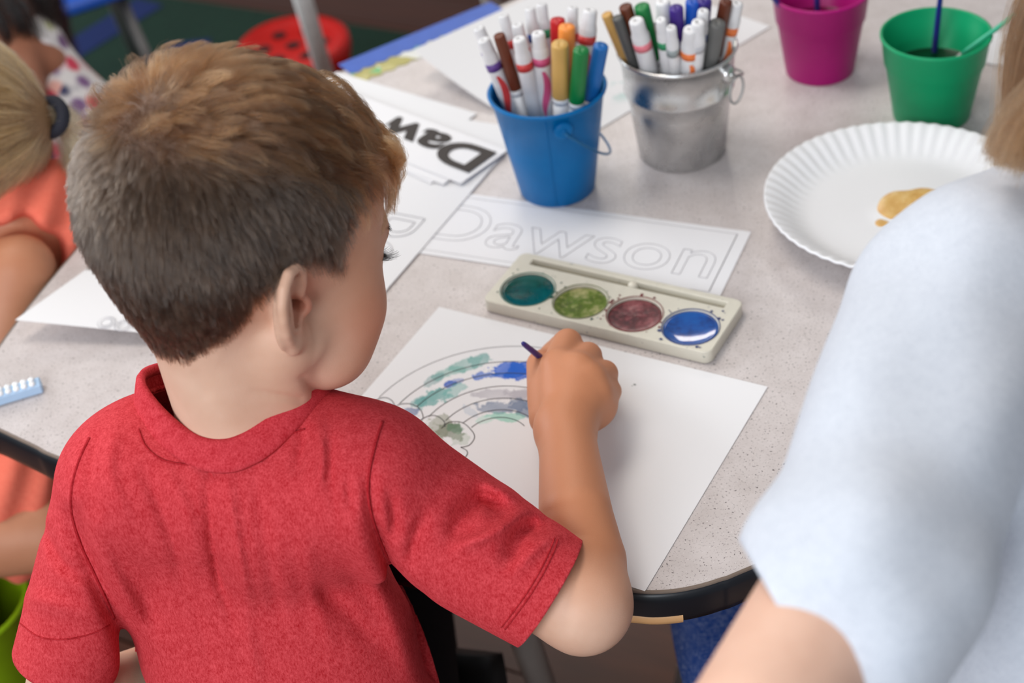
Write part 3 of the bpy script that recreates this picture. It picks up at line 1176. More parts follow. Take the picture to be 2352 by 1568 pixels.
def head_sdf(P):
    d = s_ell(P, (0, -6, 48), (71, 90, 72))
    d = smin(d, s_ell(P, (0, -44, 40), (62, 54, 62)), 25)
    d = smin(d, s_ell(P, (0, -44, 62), (56, 50, 58)), 22)         # crown         # occiput
    d = smin(d, s_ell(P, (0, 40, -2), (56, 44, 52)), 22)          # face
    for s in (-1, 1):
        d = smin(d, s_ell(P, (s * 35, 42, -24), (25, 32, 28)), 16)      # cheeks
        d = smin(d, s_cap(P, (s * 44, 6, -34), (s * 14, 58, -63), 16, 16), 14)  # jaw
    for s in (-1, 1):
        d = smin(d, s_ell(P, (s * 28, 40, -46), (29, 29, 27)), 12)
    d = smin(d, s_ell(P, (0, 58, -60), (20, 16, 16)), 12)         # chin
    d = smin(d, s_ell(P, (0, 73, 26), (36, 8, 9)), 14)           # brow
    for s in (-1, 1):
        d = smax(d, -s_ell(P, (s * 27, 88, 9), (15, 13, 9)), 10)
        d = smin(d, s_ell(P, (s * 28, 65, 9), (13, 12, 11)), 4)
    d = smin(d, s_cap(P, (0, 76, 12), (0, 84, -12), 6, 7), 8)      # nose
    for s in (-1, 1):
        d = smin(d, s_ell(P, (s * 8, 79, -15), (7, 8, 6)), 5)
    d = smin(d, s_ell(P, (0, 76, -31), (19, 9, 4.5)), 5)
    d = smin(d, s_ell(P, (0, 75, -38), (16, 9, 5)), 4)
    # neck
    nk = s_cap(P, (0, -30, -8), nb, 40, 39)
    nk = smin(nk, s_cap(P, nb, ct, 39, 46), 10)
    nk = smin(nk, s_cap(P, (50, -8, -26), nb + (nb - np.array([0, -28, -8])) * 0.2 + np.array([0, 25, 0]), 13, 18), 22)
    nk = smin(nk, s_cap(P, (-50, -8, -26), nb + np.array([0, 25, 0]), 13, 18), 22)
    d = smin(d, nk, np.interp(P[:, 1], [-45, 5], [30, 6]).astype(np.float32))
    d = ear_sdf(P, d, 1)
    d = ear_sdf(P, d, -1)
    return d


hv, hq, hn = surf(head_sdf, (-92, -112, -175), (92, 108, 128), 2.0, relax=2)
hn /= np.linalg.norm(hn, axis=1, keepdims=True)


def sstep(a, b, x):
    t = np.clip((x - a) / (b - a), 0, 1)
    return t * t * (3 - 2 * t)


def hairline(P):
    """soft mask in head space: 1 where hair grows"""
    x, y, z = np.abs(P[:, 0]), P[:, 1], P[:, 2]
    wob = 2.0 * np.sin(P[:, 0] * 0.9 + P[:, 2] * 0.6) + 1.5 * np.sin(P[:, 1] * 1.3)
    ys = np.array([-120, -62, -56, -52, -44, -40, -38, -23, -10, 5, 21, 30, 120], float)
    zs = np.array([-46, -44, -40, -30, -20, -6, 10, 27, 25, 20, 14, 12, 12], float)
    lim = np.interp(y, ys, zs)
    yf = np.interp(z, [0, 14, 25, 33, 48, 55, 62, 67, 71, 76, 84], [20, 21, 17, 14, 15, 20, 27, 44, 66, 84, 120])
    return sstep(-4, 5, z - lim + wob) * sstep(-5, 4, yf - y + wob * .8)


def crease(V, N, pl, w, amp):
    wv = h2w(V)
    x, y, z = proj(wv)
    face = ((wv - CPOS) * (N @ HR.T)).sum(1) < 0
    C = catmull(pl, 6)
    best, tb = np.full(len(V), 1e9), np.zeros(len(V))
    for i, (a, b) in enumerate(zip(C[:-1], C[1:])):
        ba = b - a
        q = np.stack([x, y], 1) - a
        t = np.clip(q @ ba / (ba @ ba), 0, 1)
        e = np.linalg.norm(q - t[:, None] * ba, axis=1)
        k = e < best
        best[k], tb[k] = e[k], ((i + t) / (len(C) - 1))[k]
    return V - N * (amp * np.sin(np.pi * np.clip(tb * .62, 0, 1)) * np.exp(-(best / w) ** 2) * face)[:, None]


# folds of the neck below the jaw
hv = crease(hv, hn, [(570, 893), (625, 907), (690, 918)], 8, 1.5)
hv = crease(hv, hn, [(688, 860), (710, 884), (728, 903)], 9, 2.4)
hv = crease(hv, hn, [(440, 850), (455, 880), (470, 905)], 16, 1.2)
scalp = hairline(hv)
scalp[(np.abs(hv[:, 0]) > 74) & (hv[:, 2] < 32)] = 0
flush = np.zeros(len(hv))
ec = np.array([76, -14, -2])
flush += 0.55 * np.exp(-((hv - np.array([68, -6, 0])) ** 2).sum(1) / 15 ** 2)
flush += 0.35 * np.exp(-((hv - np.array([46, 48, -24])) ** 2).sum(1) / 26 ** 2)
head_w = h2w(hv)

# arms, trunk and legs in world space
L_SH, R_SH = at_d(300, 1085, 0.985), at_d(850, 1075, 0.965)
R_UP = at_d(880, 1125, 0.992)
R_EL, R_WR = at_d(1338, 1388, 0.992), at_z(1298, 985, 0.042)
L_EL = at_d(150, 1640, 1.06)


def wz(x, y, z):
    return at_z(x, y, z)


FINGERS = [
    [(1283, 842, .055), (1304, 788, .048), (1276, 806, .022), (1262, 838, .012)],
    [(1325, 850, .056), (1350, 818, .046), (1326, 828, .020), (1302, 856, .012)],
    [(1352, 872, .053), (1388, 858, .040), (1366, 866, .017), (1342, 886, .012)],
    [(1366, 905, .047), (1398, 898, .033), (1382, 902, .014), (1360, 915, .012)]]
FRAD = [(.0125, .0108, .0088, .0078), (.0125, .0105, .0088, .0078), (.012, .010, .0085, .0075), (.0115, .0092, .0078, .007)]
THUMB = [(1262, 958, .034), (1250, 892, .040), (1243, 838, .036), (1262, 822, .020)]
TRAD = (.0145, .0122, .0108, .0088)


def arm_sdf(P):
    d = s_chain(P, [R_UP, at_d(1075, 1255, .996), at_d(1262, 1362, .994), R_EL], [.022, .021, .026, .0285])
    f1 = wz(1322, 1180, .044)
    f2 = wz(1308, 1050, .043)
    fore = s_chain(P, [R_EL, at_d(1336, 1290, 1.02), f1, f2, R_WR], [.0285, .0285, .0238, .0202, .0200])
    d = smin(d, fore, .012)
    hand = None
    for ch, rr in zip(FINGERS, FRAD):
        pts = [wz(*c) for c in ch]
        g = s_cap(P, R_WR, pts[0], .0165, rr[0])
        hand = g if hand is None else smin(hand, g, .0075)
    hand = smin(hand, s_ell(P, wz(1345, 925, .032), (.023, .026, .016)), .012)
    hand = smin(hand, s_ell(P, wz(1285, 915, .036), (.020, .024, .016)), .012)
    for ch, rr in zip(FINGERS, FRAD):
        pts = [wz(*c) for c in ch]
        hand = smin(hand, s_chain(P, pts, rr), .0035)
    th = s_chain(P, [wz(*c) for c in THUMB], TRAD)
    hand = smin(hand, th, .005)
    d = smin(d, hand, .008)
    return d


av, aq, _ = surf(arm_sdf, R_SH * 0 + np.array([-.145, .63, TZ - .02]), np.array([.10, .94, TZ + .19]), .0019, relax=1)


def trunk_sdf(P):
    hipc = at_d(650, 1700, 1.16)
    hipc[2] = TZ - .21
    hl, hr = hipc + [-.055, .02, 0], hipc + [.055, .02, 0]
    d = s_cap((P - NECK_BASE.astype(np.float32)) * np.array([1, 1.35, 1], np.float32), np.array([0, .03, -.10]), (hipc - NECK_BASE) * [1, 1.35, 1] + [0, .02, 0], .066, .082) * .74
    d = smin(d, s_cap(P, L_SH + [.02, .015, -.02], R_SH + [-.02, .015, -.02], .024, .024), .03)
    d = smin(d, s_chain(P, [at_d(290, 1130, 1.02), at_d(225, 1330, 1.05), at_d(158, 1500, 1.058), L_EL], [.022, .022, .026, .026]), .012)
    lw = L_EL + np.array([.09, .10, -.06])
    d = smin(d, s_chain(P, [L_EL, lw], [.027, .018]), .01)
    d = smin(d, s_ell(P, lw + [.02, .025, -.012], (.024, .03, .014)), .012)
    for k in range(4):
        a = lw + np.array([.012 + .010 * k, .045, -.014])
        d = smin(d, s_chain(P, [a, a + [.006, .020, -.010], a + [.004, .026, -.026]], [.0085, .0075, .0065]), .003)
    d = smin(d, s_chain(P, [lw + [.028, .012, -.008], lw + [.045, .028, -.012], lw + [.046, .046, -.018]], [.009, .0085, .007]), .004)
    for h in (hl, hr):
        kn = h + np.array([.01, .23, .0])
        an = kn + np.array([0, .02, -.25])
        d = smin(d, s_chain(P, [h, kn, an], [.062, .044, .028]), .02)
        d = smin(d, s_cap(P, an + [0, -.02, -.045], an + [0, .10, -.05], .03, .024), .02)
    return d


tv, tq, _ = surf(trunk_sdf, (-.42, .56, .0), (.02, 1.14, TZ + .17), .006, relax=1)
def trouser_sdf(P):
    hipc = at_d(650, 1700, 1.16)
    hipc[2] = TZ - .21
    d = s_cap(P, hipc + [-.045, .01, .0], hipc + [.045, .01, .0], .078, .078)
    for s_ in (-.055, .055):
        h = hipc + np.array([s_, .02, 0])
        kn = h + np.array([.01, .23, .0])
        an = kn + np.array([0, .02, -.21])
        d = smin(d, s_chain(P, [h, kn, an], [.072, .056, .046]), .02)
    return d


boy = empty('person', (float(NECK_BASE[0]), float(NECK_BASE[1]), 0.0),
            'young boy in red heathered T-shirt painting a rainbow, seen from behind', 'person')
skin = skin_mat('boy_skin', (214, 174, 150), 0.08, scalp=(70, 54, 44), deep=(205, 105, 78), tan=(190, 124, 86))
V = np.concatenate([head_w, av, tv])
Q = np.concatenate([hq, aq + len(head_w), tq + len(head_w) + len(av)])
me = np_mesh('body', V, Q)
set_attr(me, 'scalp', np.concatenate([scalp * 0.85, np.zeros(len(av) + len(tv))]))
warm_tan = np.concatenate([0.55 * sstep(0, 45, hv[:, 1] + .25 * hv[:, 2]), np.clip(1.05 * sstep(-.035, .05, (av - R_EL) @ ((R_WR - R_EL) / np.linalg.norm(R_WR - R_EL)) + .35 * ((av - R_EL)[:, 2])), 0, .95), np.zeros(len(tv))])
set_attr(me, 'tan', warm_tan)  # sun tan, with the warm overhead light also put into the skin colour
set_attr(me, 'flush', np.concatenate([flush, np.zeros(len(av) + len(tv))]))
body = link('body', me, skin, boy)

v_, q_, _ = surf(trouser_sdf, (-.42, .5, .06), (.04, 1.14, TZ - .08), .007, relax=1)
link('trousers', np_mesh('trousers', v_, q_), knit_mat('dark_trousers', (18, 16, 18), (34, 30, 32), .9, .1), boy)

# ---- hair
tri = np.concatenate([hq[:, [0, 1, 2]], hq[:, [0, 2, 3]]])
A = np.linalg.norm(np.cross(hv[tri[:, 1]] - hv[tri[:, 0]], hv[tri[:, 2]] - hv[tri[:, 0]]), axis=1)
wt = scalp[tri].min(1) ** 1.5 * A
cen = hv[tri].mean(1)
wt[cen[:, 2] < -60] = 0
wt *= np.where(cen[:, 0] < -35, 0.45, 1.0)


def roots(n, w):
    t = RNG.choice(len(tri), n, p=w / w.sum())
    u = RNG.rand(n, 2)
    f = u.sum(1) > 1
    u[f] = 1 - u[f]
    T = tri[t]
    P = hv[T[:, 0]] + u[:, :1] * (hv[T[:, 1]] - hv[T[:, 0]]) + u[:, 1:] * (hv[T[:, 2]] - hv[T[:, 0]])
    N = hn[T].mean(1)
    return P, N / np.linalg.norm(N, axis=1, keepdims=True)


def unit(v):
    return v / np.maximum(np.linalg.norm(v, axis=1, keepdims=True), 1e-9)


CROWN = np.array([6.0, -62.0, 96.0])
CE, CRAD = np.array([0, -6.0, 48.0]), np.array([71, 90, 72.0])


def ell_n(P):
    return unit((P - CE) / CRAD ** 2)


def top_w(P):
    """1 on the long top, 0 on the clipped sides"""
    lim = np.interp(P[:, 1], [-100, -80, -50, 0, 40, 90], [92, 84, 82, 74, 62, 58])
    return sstep(-10, 12, P[:, 2] - lim)


def flow(P, N):
    w = top_w(P)[:, None]
    down = np.array([0, 0.38, -1.0]) + np.zeros_like(P)
    rad = unit(P - CROWN)
    fwd = np.array([0.18, 1.0, -0.25]) + np.stack([P[:, 0] * 0.008, 0 * P[:, 0], 0 * P[:, 0]], 1)
    near = np.exp(-((P - CROWN) ** 2).sum(1) / 32 ** 2)[:, None]
    swirl = np.cross(N, rad)
    top = fwd * (1 - near) + near * (rad * 1.0 + swirl * 0.7)
    g = down * (1 - w) + top * w
    g = g - N * (g * N).sum(1, keepdims=True)
    return unit(g)


def strands(P, N, length, lift, jit, npt, curl=None):
    g = flow(P, N)
    g = unit(g + jit[:, None] * RNG.normal(size=P.shape))
    out = np.empty((len(P), npt, 3))
    p = P.copy()
    out[:, 0] = p - N * 0.6
    step = (length / (npt - 1))[:, None]
    d = unit(g * np.cos(lift)[:, None] + N * np.sin(lift)[:, None])
    h0 = ((P - CE) / CRAD)
    k_root = np.sqrt((h0 ** 2).sum(1))
    for k in range(1, npt):
        p = p + d * step
        wz_ = sstep(-10, 45, P[:, 2])[:, None]
        n2 = unit(ell_n(p) * wz_ + N * (1 - wz_))
        s = k / (npt - 1)
        kk = np.sqrt((((p - CE) / CRAD) ** 2).sum(1)) - k_root
        want = np.minimum(0.16, 0.012 + 0.10 * lift) * (0.4 + s)
        pull = (np.clip((kk - want) * 6, -0.6, 0.6) * sstep(-5, 30, P[:, 2]))[:, None]
        d = unit(d - (n2 * pull) * 0.9 - n2 * ((d * n2).sum(1, keepdims=True)) * 0.25)
        if curl is not None:
            d = unit(d + curl[:, None] * (np.cross(d, np.array([1.0, 0.2, 0.0])[None]) * (0.15 + 0.5 * s)))
        out[:, k] = p
    return out


def hair_object(name, paths, radii, mat, parent, w=True, tone=None):
    hc = bpy.data.hair_curves.new(name)
    n, k, _ = paths.shape
    hc.add_curves([k] * n)
    pos = (h2w(paths.reshape(-1, 3)) if w else paths.reshape(-1, 3)).astype(np.float32)
    hc.attributes['position'].data.foreach_set('vector', pos.ravel())
    ra = hc.attributes.get('radius') or hc.attributes.new('radius', 'FLOAT', 'POINT')
    ra.data.foreach_set('value', np.asarray(radii, np.float32).ravel())
    ta_ = hc.attributes.new('tone', 'FLOAT', 'POINT')
    tone = RNG.rand(n) if tone is None else tone
    ta_.data.foreach_set('value', np.repeat(np.clip(tone, 0, 1), k).astype(np.float32))
    o = link(name, hc, mat, parent, smooth=False)
    return o


def hair_mat(name, rgb_dark, rgb_light, rough=0.3):
    m = bpy.data.materials.new(name)
    m.use_nodes = True
    t = m.node_tree
    t.nodes.remove(t.nodes['Principled BSDF'])
    b = t.nodes.new('ShaderNodeBsdfHairPrincipled')
    b.parametrization = 'COLOR'
    hi = t.nodes.new('ShaderNodeAttribute')
    hi.attribute_name = 'tone'
    r = t.nodes.new('ShaderNodeValToRGB')
    r.color_ramp.elements[0].color = lin(rgb_dark) + (1,)
    r.color_ramp.elements[1].color = lin(rgb_light) + (1,)
    t.links.new(hi.outputs['Fac'], r.inputs['Fac'])
    t.links.new(r.outputs['Color'], b.inputs['Color'])
    b.inputs['Roughness'].default_value = rough
    b.inputs['Radial Roughness'].default_value = 0.4
    t.links.new(b.outputs[0], t.nodes['Material Output'].inputs['Surface'])
    return m


from mathutils.kdtree import KDTree


def nearest(A, B):
    kd = KDTree(len(B))
    for i, p in enumerate(B):
        kd.insert(p, i)
    kd.balance()
    return np.array([kd.find(p)[1] for p in A])


# clipped back and sides, in small locks
wb = wt * (1 - 0.97 * top_w(cen))
def blen(P):
    return 5.0 + 8.5 * sstep(-50, 70, P[:, 2])
GP, GN = roots(3200, wb)
NB_ = 6
G = strands(GP, GN, blen(GP) * RNG.uniform(.9, 1.3, len(GP)), np.clip(.42 + RNG.normal(0, .12, len(GP)), .1, .8), np.full(len(GP), .14), NB_)
P, N = roots(60000, wb)
gi = nearest(P, GP)
fine = hairline(P)
own = strands(P, N, blen(P) * RNG.uniform(.75, 1.2, len(P)), np.clip(.40 + RNG.normal(0, .08, len(P)), .1, .8), np.full(len(P), .09), NB_)
s = np.linspace(0, 1, NB_)[None, :, None]
gp = G[gi] + (P - GP[gi])[:, None, :] * (1 - .6 * s)
c = .75 * s * RNG.uniform(.5, 1.0, len(P))[:, None, None]
S1 = own * (1 - c) + gp * c
r1 = np.linspace(1, 0.4, NB_)[None] * (0.00008 * RNG.uniform(.7, 1.2, len(P)) * (0.5 + 0.5 * fine))[:, None]
hair_object('clipped_hair', S1, r1, hair_mat('hair_clipped', (15, 10, 8), (84, 66, 53), 0.3), boy, tone=.12 + .3 * RNG.rand(len(P)) + .6 * (RNG.rand(len(GP)) ** 1.8)[gi])['kind'] = 'stuff'

# longer hair on the top, in locks
wl = wt * np.clip(top_w(cen), 0, 1)
GP, GN = roots(430, wl)
gl = np.interp(GP[:, 1], [-90, -60, 0, 50, 90], [17, 24, 36, 42, 40]) * RNG.uniform(.75, 1.2, len(GP))
glift = np.interp(GP[:, 1], [-90, -50, 20, 80], [.75, .8, .6, .6]) + RNG.normal(0, .2, len(GP))
gc = RNG.uniform(-.15, .25, len(GP))
NP = 11
G = strands(GP, GN, gl, glift, np.full(len(GP), .26), NP, gc)
P, N = roots(23000, wl)
gi = nearest(P, GP)
own = strands(P, N, gl[gi] * RNG.uniform(.75, 1.1, len(P)), glift[gi] + RNG.normal(0, .1, len(P)), np.full(len(P), .14), NP, gc[gi])
s = np.linspace(0, 1, NP)[None, :, None]
gp = G[gi] + (P - GP[gi])[:, None, :] * (1 - 0.8 * s)
c = (0.1 + 0.85 * s) * RNG.uniform(.6, 1.0, len(P))[:, None, None]
S2 = own * (1 - c) + gp * c
S2 += np.cumsum(RNG.normal(0, .16, S2.shape), axis=1) * s
r2 = np.linspace(1, 0.3, NP)[None] * (0.000075 * RNG.uniform(.7, 1.25, len(P)))[:, None]
tone2 = .02 + .22 * RNG.rand(len(P)) + .75 * (RNG.rand(len(GP)) ** 2.2)[gi] + .15 * sstep(0, 80, P[:, 1])
# the curled fringe over the forehead
fr, frr = [], []
for k in range(46):
    a = RNG.uniform(-.9, 1.15)
    root = np.array([46 * math.sin(a), 78 - 26 * (1 - math.cos(a)) - 6, 74 + RNG.uniform(-3, 10)])
    outd = np.array([math.sin(a) * .8 + .15, math.cos(a) + .1, 0.0])
    outd /= np.linalg.norm(outd)
    R1, H1 = RNG.uniform(7, 14), RNG.uniform(5, 10)
    turn = RNG.uniform(2.6, 5.2) if a > 0 else RNG.uniform(2.0, 3.2)
    side = np.array([outd[1], -outd[0], 0]) * RNG.uniform(-.5, .9)
    for q in range(42):
        j = RNG.normal(0, 1.5, 3)
        pts = []
        for u in np.linspace(0, 1, NP):
            ph = -.5 + turn * u
            R2 = R1 * (1 - .35 * u)
            pts.append(root + j * (1 - .6 * u) + outd * (R2 * math.sin(ph) + 6 + 4 * u) + np.array([0, 0, H1 * (math.cos(ph) - .75) * (1 - .2 * u)]) + side * 8 * u + RNG.normal(0, .25, 3))
        fr.append(pts)
        frr.append(np.linspace(1, .3, NP) * .00007 * RNG.uniform(.7, 1.2))
S2 = np.concatenate([S2, np.array(fr)])
tone2 = np.concatenate([tone2, np.repeat(.45 + .55 * RNG.rand(46), 42) + .15 * RNG.rand(46 * 42)])
r2 = np.concatenate([r2, np.array(frr)])
hair_object('top_hair', S2, r2, hair_mat('hair_top', (13, 7, 4), (132, 84, 48), 0.26), boy, tone=tone2)['kind'] = 'stuff'

def stick(p):
    p = np.array(p, np.float32)[None]
    for _ in range(4):
        e = .5
        g = np.stack([head_sdf(p + d) - head_sdf(p - d) for d in np.eye(3, dtype=np.float32) * e], 1) / (2 * e)
        p = p - (head_sdf(p) - .1)[:, None] * g / max(.2, float((g * g).sum()))
    return p[0].astype(float)


# lashes and brow of the eye on the visible side
lp, lr = [], []
for sd in (1, -1):
    for k in range(34):
        t = k / 33
        a = math.radians(-10 + 95 * t)
        base = np.array([sd * (28 + 13 * math.sin(a)), 65 + 12.5 * math.cos(a) * 0.98, 9.5])
        out = unit(np.array([[sd * math.sin(a) * .8, math.cos(a) + .25, 0.0]]))[0]
        L = RNG.uniform(8.5, 12.0)
        lp.append([base + out * L * u + np.array([0, 0, -2.5 * u + 4.2 * u * u]) for u in np.linspace(0, 1, 5)])
        lr.append(np.linspace(.00012, .00003, 5))
    for k in range(90):
        t = RNG.rand() * .85
        base = np.array([sd * (16 + 30 * t), 82.5 - 13 * t * t, 25 + 3 * math.sin(t * 2.6) + RNG.normal(0, 1.2)])
        base = stick(base)
        L = RNG.uniform(4, 6)
        lp.append([base + np.array([sd * L * u, -L * .45 * u, -.6 * u]) for u in np.linspace(0, 1, 5)])
        lr.append(np.linspace(.00009, .00003, 5))
hair_object('eyelashes', np.array(lp), np.array(lr), plain('lash_hair', (26, 18, 14), .6), boy)['kind'] = 'stuff'
# ---- T-shirt
SH_T, SH_B = R_SH, None
sleeveR = (at_d(880, 1125, 0.992), at_d(1262, 1362, 0.994))
sleeveL = (at_d(280, 1120, 1.005), at_d(150, 1520, 1.05))
T_TOP, T_BOT = at_d(545, 1120, 1.030), at_d(672, 1620, 1.110)
tx = R_SH - L_SH
tx = tx / np.linalg.norm(tx)
tzv = T_TOP - T_BOT
tzv = tzv / np.linalg.norm(tzv)
ty = np.cross(tzv, tx)
ty /= np.linalg.norm(ty)
tx = np.cross(ty, tzv)
TM = np.stack([tx, ty, tzv])
# folds: pixel polyline, half width px, depth in metres (+ hollow, - ridge)
FOLDS = [
    ([(172, 1180), (205, 1290), (262, 1415), (300, 1510), (320, 1580)], 24, 0.0095),
    ([(205, 1200), (250, 1310), (320, 1420), (370, 1500)], 22, -0.0047),
    ([(108, 1215), (140, 1290), (200, 1330)], 14, 0.0041),
    ([(225, 1000), (205, 1080), (225, 1180)], 13, 0.0030),
    ([(265, 990), (250, 1080), (290, 1190)], 16, -0.0030),
    ([(330, 1080), (380, 1190), (420, 1330)], 17, 0.0038),
    ([(478, 1070), (482, 1190), (500, 1320), (540, 1440)], 12, 0.0048),
    ([(520, 1080), (540, 1230), (575, 1400)], 14, -0.0038),
    ([(700, 985), (690, 1040), (680, 1090)], 14, 0.0041),
    ([(735, 975), (740, 1060), (725, 1130)], 12, -0.0041),
    ([(800, 1090), (805, 1180)], 11, 0.0038),
    ([(846, 1100), (862, 1200), (905, 1310), (970, 1395), (1010, 1430)], 18, 0.0088),
    ([(800, 1170), (840, 1290), (900, 1420), (940, 1540)], 26, -0.0041),
    ([(960, 1380), (975, 1470), (985, 1568)], 24, 0.0081),
    ([(895, 1130), (905, 1200), (900, 1245)], 14, 0.0054),
    ([(975, 1180), (950, 1250), (945, 1300)], 15, 0.0041),
    ([(1040, 1240), (1062, 1180), (1105, 1145), (1150, 1170)], 24, 0.0125),
    ([(1050, 1255), (1130, 1225), (1200, 1180)], 15, -0.0075),
    ([(1165, 1285), (1195, 1220), (1240, 1205)], 21, 0.0105),
    ([(1110, 1115), (1140, 1125), (1180, 1140)], 14, -0.0041),
    ([(1180, 1310), (1240, 1250), (1290, 1230)], 14, -0.0034),
    ([(60, 1370), (130, 1390), (230, 1420)], 22, -0.0027),
    ([(380, 1080), (430, 1180), (455, 1300)], 16, -0.0030),
    ([(590, 1090), (610, 1250), (640, 1420)], 18, 0.0026),
    ([(420, 1330), (470, 1450), (500, 1568)], 20, 0.0030),
    ([(560, 1420), (590, 1568)], 18, -0.0030),
    ([(760, 1010), (765, 1120), (780, 1220)], 14, 0.0030),
    ([(700, 1240), (720, 1360), (760, 1480)], 20, -0.0024),
    ([(640, 1300), (760, 1370), (860, 1480)], 25, 0.0038),
]


def fold_d(P):
    x, y, z = proj(P)
    tot = np.zeros(len(P), np.float32)
    for pl, w, amp in FOLDS:
        C = catmull(pl, 5)
        lo, hi = C.min(0) - 3 * w, C.max(0) + 3 * w
        m = np.where((x > lo[0]) & (x < hi[0]) & (y > lo[1]) & (y < hi[1]) & (z < 1.10))[0]
        if not len(m):
            continue
        q = np.stack([x[m], y[m]], 1)
        best = np.full(len(m), 1e9, np.float32)
        tb = np.zeros(len(m), np.float32)
        for i in range(len(C) - 1):
            a, b = C[i], C[i + 1]
            ba = b - a
            t = np.clip((q - a) @ ba / (ba @ ba), 0, 1)
            e = np.linalg.norm(q - a - t[:, None] * ba, axis=1)
            k = e < best
            best[k] = e[k]
            tb[k] = ((i + t) / (len(C) - 1))[k]
        env = np.sin(np.pi * np.clip(tb * 0.8 + 0.1, 0, 1))
        tot[m] += amp * env * np.exp(-(best / w) ** 2)
    return tot


NKU = w2h(NECK_BASE)
neck_dir = (h2w(np.array([0, -28, -8])) - NECK_BASE)
neck_dir = neck_dir / np.linalg.norm(neck_dir)
COLLAR_C = at_d(552, 942, 0.985)
collar_n = np.array([-.25, .37, .90])
collar_n /= np.linalg.norm(collar_n)


def shirt_sdf(P, folds=True):
    L = (P - T_TOP.astype(np.float32)) @ TM.T.astype(np.float32)
    q = L.copy()
    q[:, 1] /= 0.70
    H = float(np.linalg.norm(T_TOP - T_BOT))
    d = s_chain(q, [(.0, 0.0, -.010), (0, 0, -.055), (0, 0, -.11), (0, 0, -H), (0, 0, -H - .16)], [.084, .094, .100, .104, .106]) * 0.80
    d = smin(d, s_cap(P, L_SH + [.012, 0, -.012], R_SH + [-.012, 0, -.012], .040, .040), .050)
    d = smin(d, s_cap(P, COLLAR_C + [-.012, 0.0, -.066], L_SH, .036, .034), .03)
    d = smin(d, s_cap(P, COLLAR_C + [.01, 0.005, -.045], R_SH, .038, .036), .03)
    d = smin(d, s_cap(P, COLLAR_C - collar_n * .065, COLLAR_C - collar_n * .040, .056, .050), .014)
    a, b = sleeveR
    d = smin(d, s_cap(P, a, b + (b - a) * .25, .046, .0365), .016)
    a, b = sleeveL
    d = smin(d, s_cap(P, a, b + (b - a) * .25, .040, .033), .016)
    if folds:
        d = d + fold_d(P)
    rel = P - COLLAR_C.astype(np.float32)
    hh = rel @ collar_n.astype(np.float32)
    ax = np.linalg.norm(rel - hh[:, None] * collar_n.astype(np.float32), axis=1)
    d = np.maximum(d, np.where(hh > -.045, .0505 - ax, -1))
    return d


sv, sq, _ = surf(shirt_sdf, (-.385, .575, TZ - .23), (.075, .93, TZ + .235), .0028, relax=1)
bm = bmesh.new()
sm = np_mesh('tmp', sv, sq)
bm.from_mesh(sm)
bpy.data.meshes.remove(sm)
CUT_C = COLLAR_C - collar_n * .007


def cut(bm, co, no, test):
    fs = [f for f in bm.faces if test(np.array(f.calc_center_median()))]
    geom = list({v for f in fs for v in f.verts}) + list({e for f in fs for e in f.edges}) + fs
    bmesh.ops.bisect_plane(bm, geom=geom, plane_co=tuple(co), plane_no=tuple(no), clear_outer=True, dist=1e-6)


def sleeve_test(s):
    a, b = s
    u = (b - a) / np.linalg.norm(b - a)

    def f(c):
        t = float((c - a) @ u)
        return t > np.linalg.norm(b - a) * .75 and np.linalg.norm(c - a - u * t) < .06
    return f


for s, nrm in ((sleeveR, None), (sleeveL, None)):
    a, b = s
    cut(bm, b, (b - a) / np.linalg.norm(b - a), sleeve_test(s))
def axd(c):
    r = c - COLLAR_C
    return np.linalg.norm(r - collar_n * (r @ collar_n))


bmesh.ops.delete(bm, geom=[f for f in bm.faces if axd(np.array(f.calc_center_median())) < .0513 and (np.array(f.calc_center_median()) - COLLAR_C) @ collar_n > -.06], context='FACES')
bmesh.ops.delete(bm, geom=[e for e in bm.edges if not e.link_faces], context='EDGES')
for v in {v for e in bm.edges if e.is_boundary for v in e.verts}:
    c_ = np.array(v.co)
    if axd(c_) < .057 and (c_ - COLLAR_C) @ collar_n > -.05:
        ax_pt = COLLAR_C + collar_n * ((c_ - COLLAR_C) @ collar_n)
        v.co = tuple(ax_pt + (c_ - ax_pt) * (.0512 / axd(c_)))
cut(bm, (0, 0, TZ - .21), (0, 0, -1), lambda c: c[2] < TZ - .18)
bmesh.ops.delete(bm, geom=[v for v in bm.verts if not v.link_faces], context='VERTS')
rim = [e for e in bm.edges if e.is_boundary]
shirt_me = bpy.data.meshes.new('shirt')
shirt_bvh = BVHTree.FromBMesh(bm)
collar_loop = [np.array(v.co) for v in {v for e in rim for v in e.verts} if axd(np.array(v.co)) < .058]
bm.to_mesh(shirt_me)
bm.free()
red = knit_mat('red_heather', (168, 20, 30), (226, 84, 90), 0.9, 0.5)
shirt = link('t_shirt', shirt_me, red, boy)
so = shirt.modifiers.new('thick', 'SOLIDIFY')
so.thickness = .0022
so.offset = -1


def on_shirt(pl, sub=10, lift=.0004, back=(0, 0)):
    """drop a polyline seen in the view onto the cloth"""
    out = []
    for x, y in catmull(pl, sub):
        d = ray(x, y)
        d = d / np.linalg.norm(d)
        hit = shirt_bvh.ray_cast(Vector(CPOS), Vector(d))
        if hit[0] is not None and hit[3] < 1.6:
            out.append(np.array(hit[0]) - d * lift)
    return out


seam_mat = knit_mat('red_seam', (140, 14, 22), (196, 50, 58), 0.9, 0.3)


def seam(name, pl, r=.0009, sub=10):
    p = on_shirt(pl, sub)
    if len(p) > 2:
        v, f = tube(p, r, 6)
        return link(name, mesh(name, v, f), seam_mat, shirt)


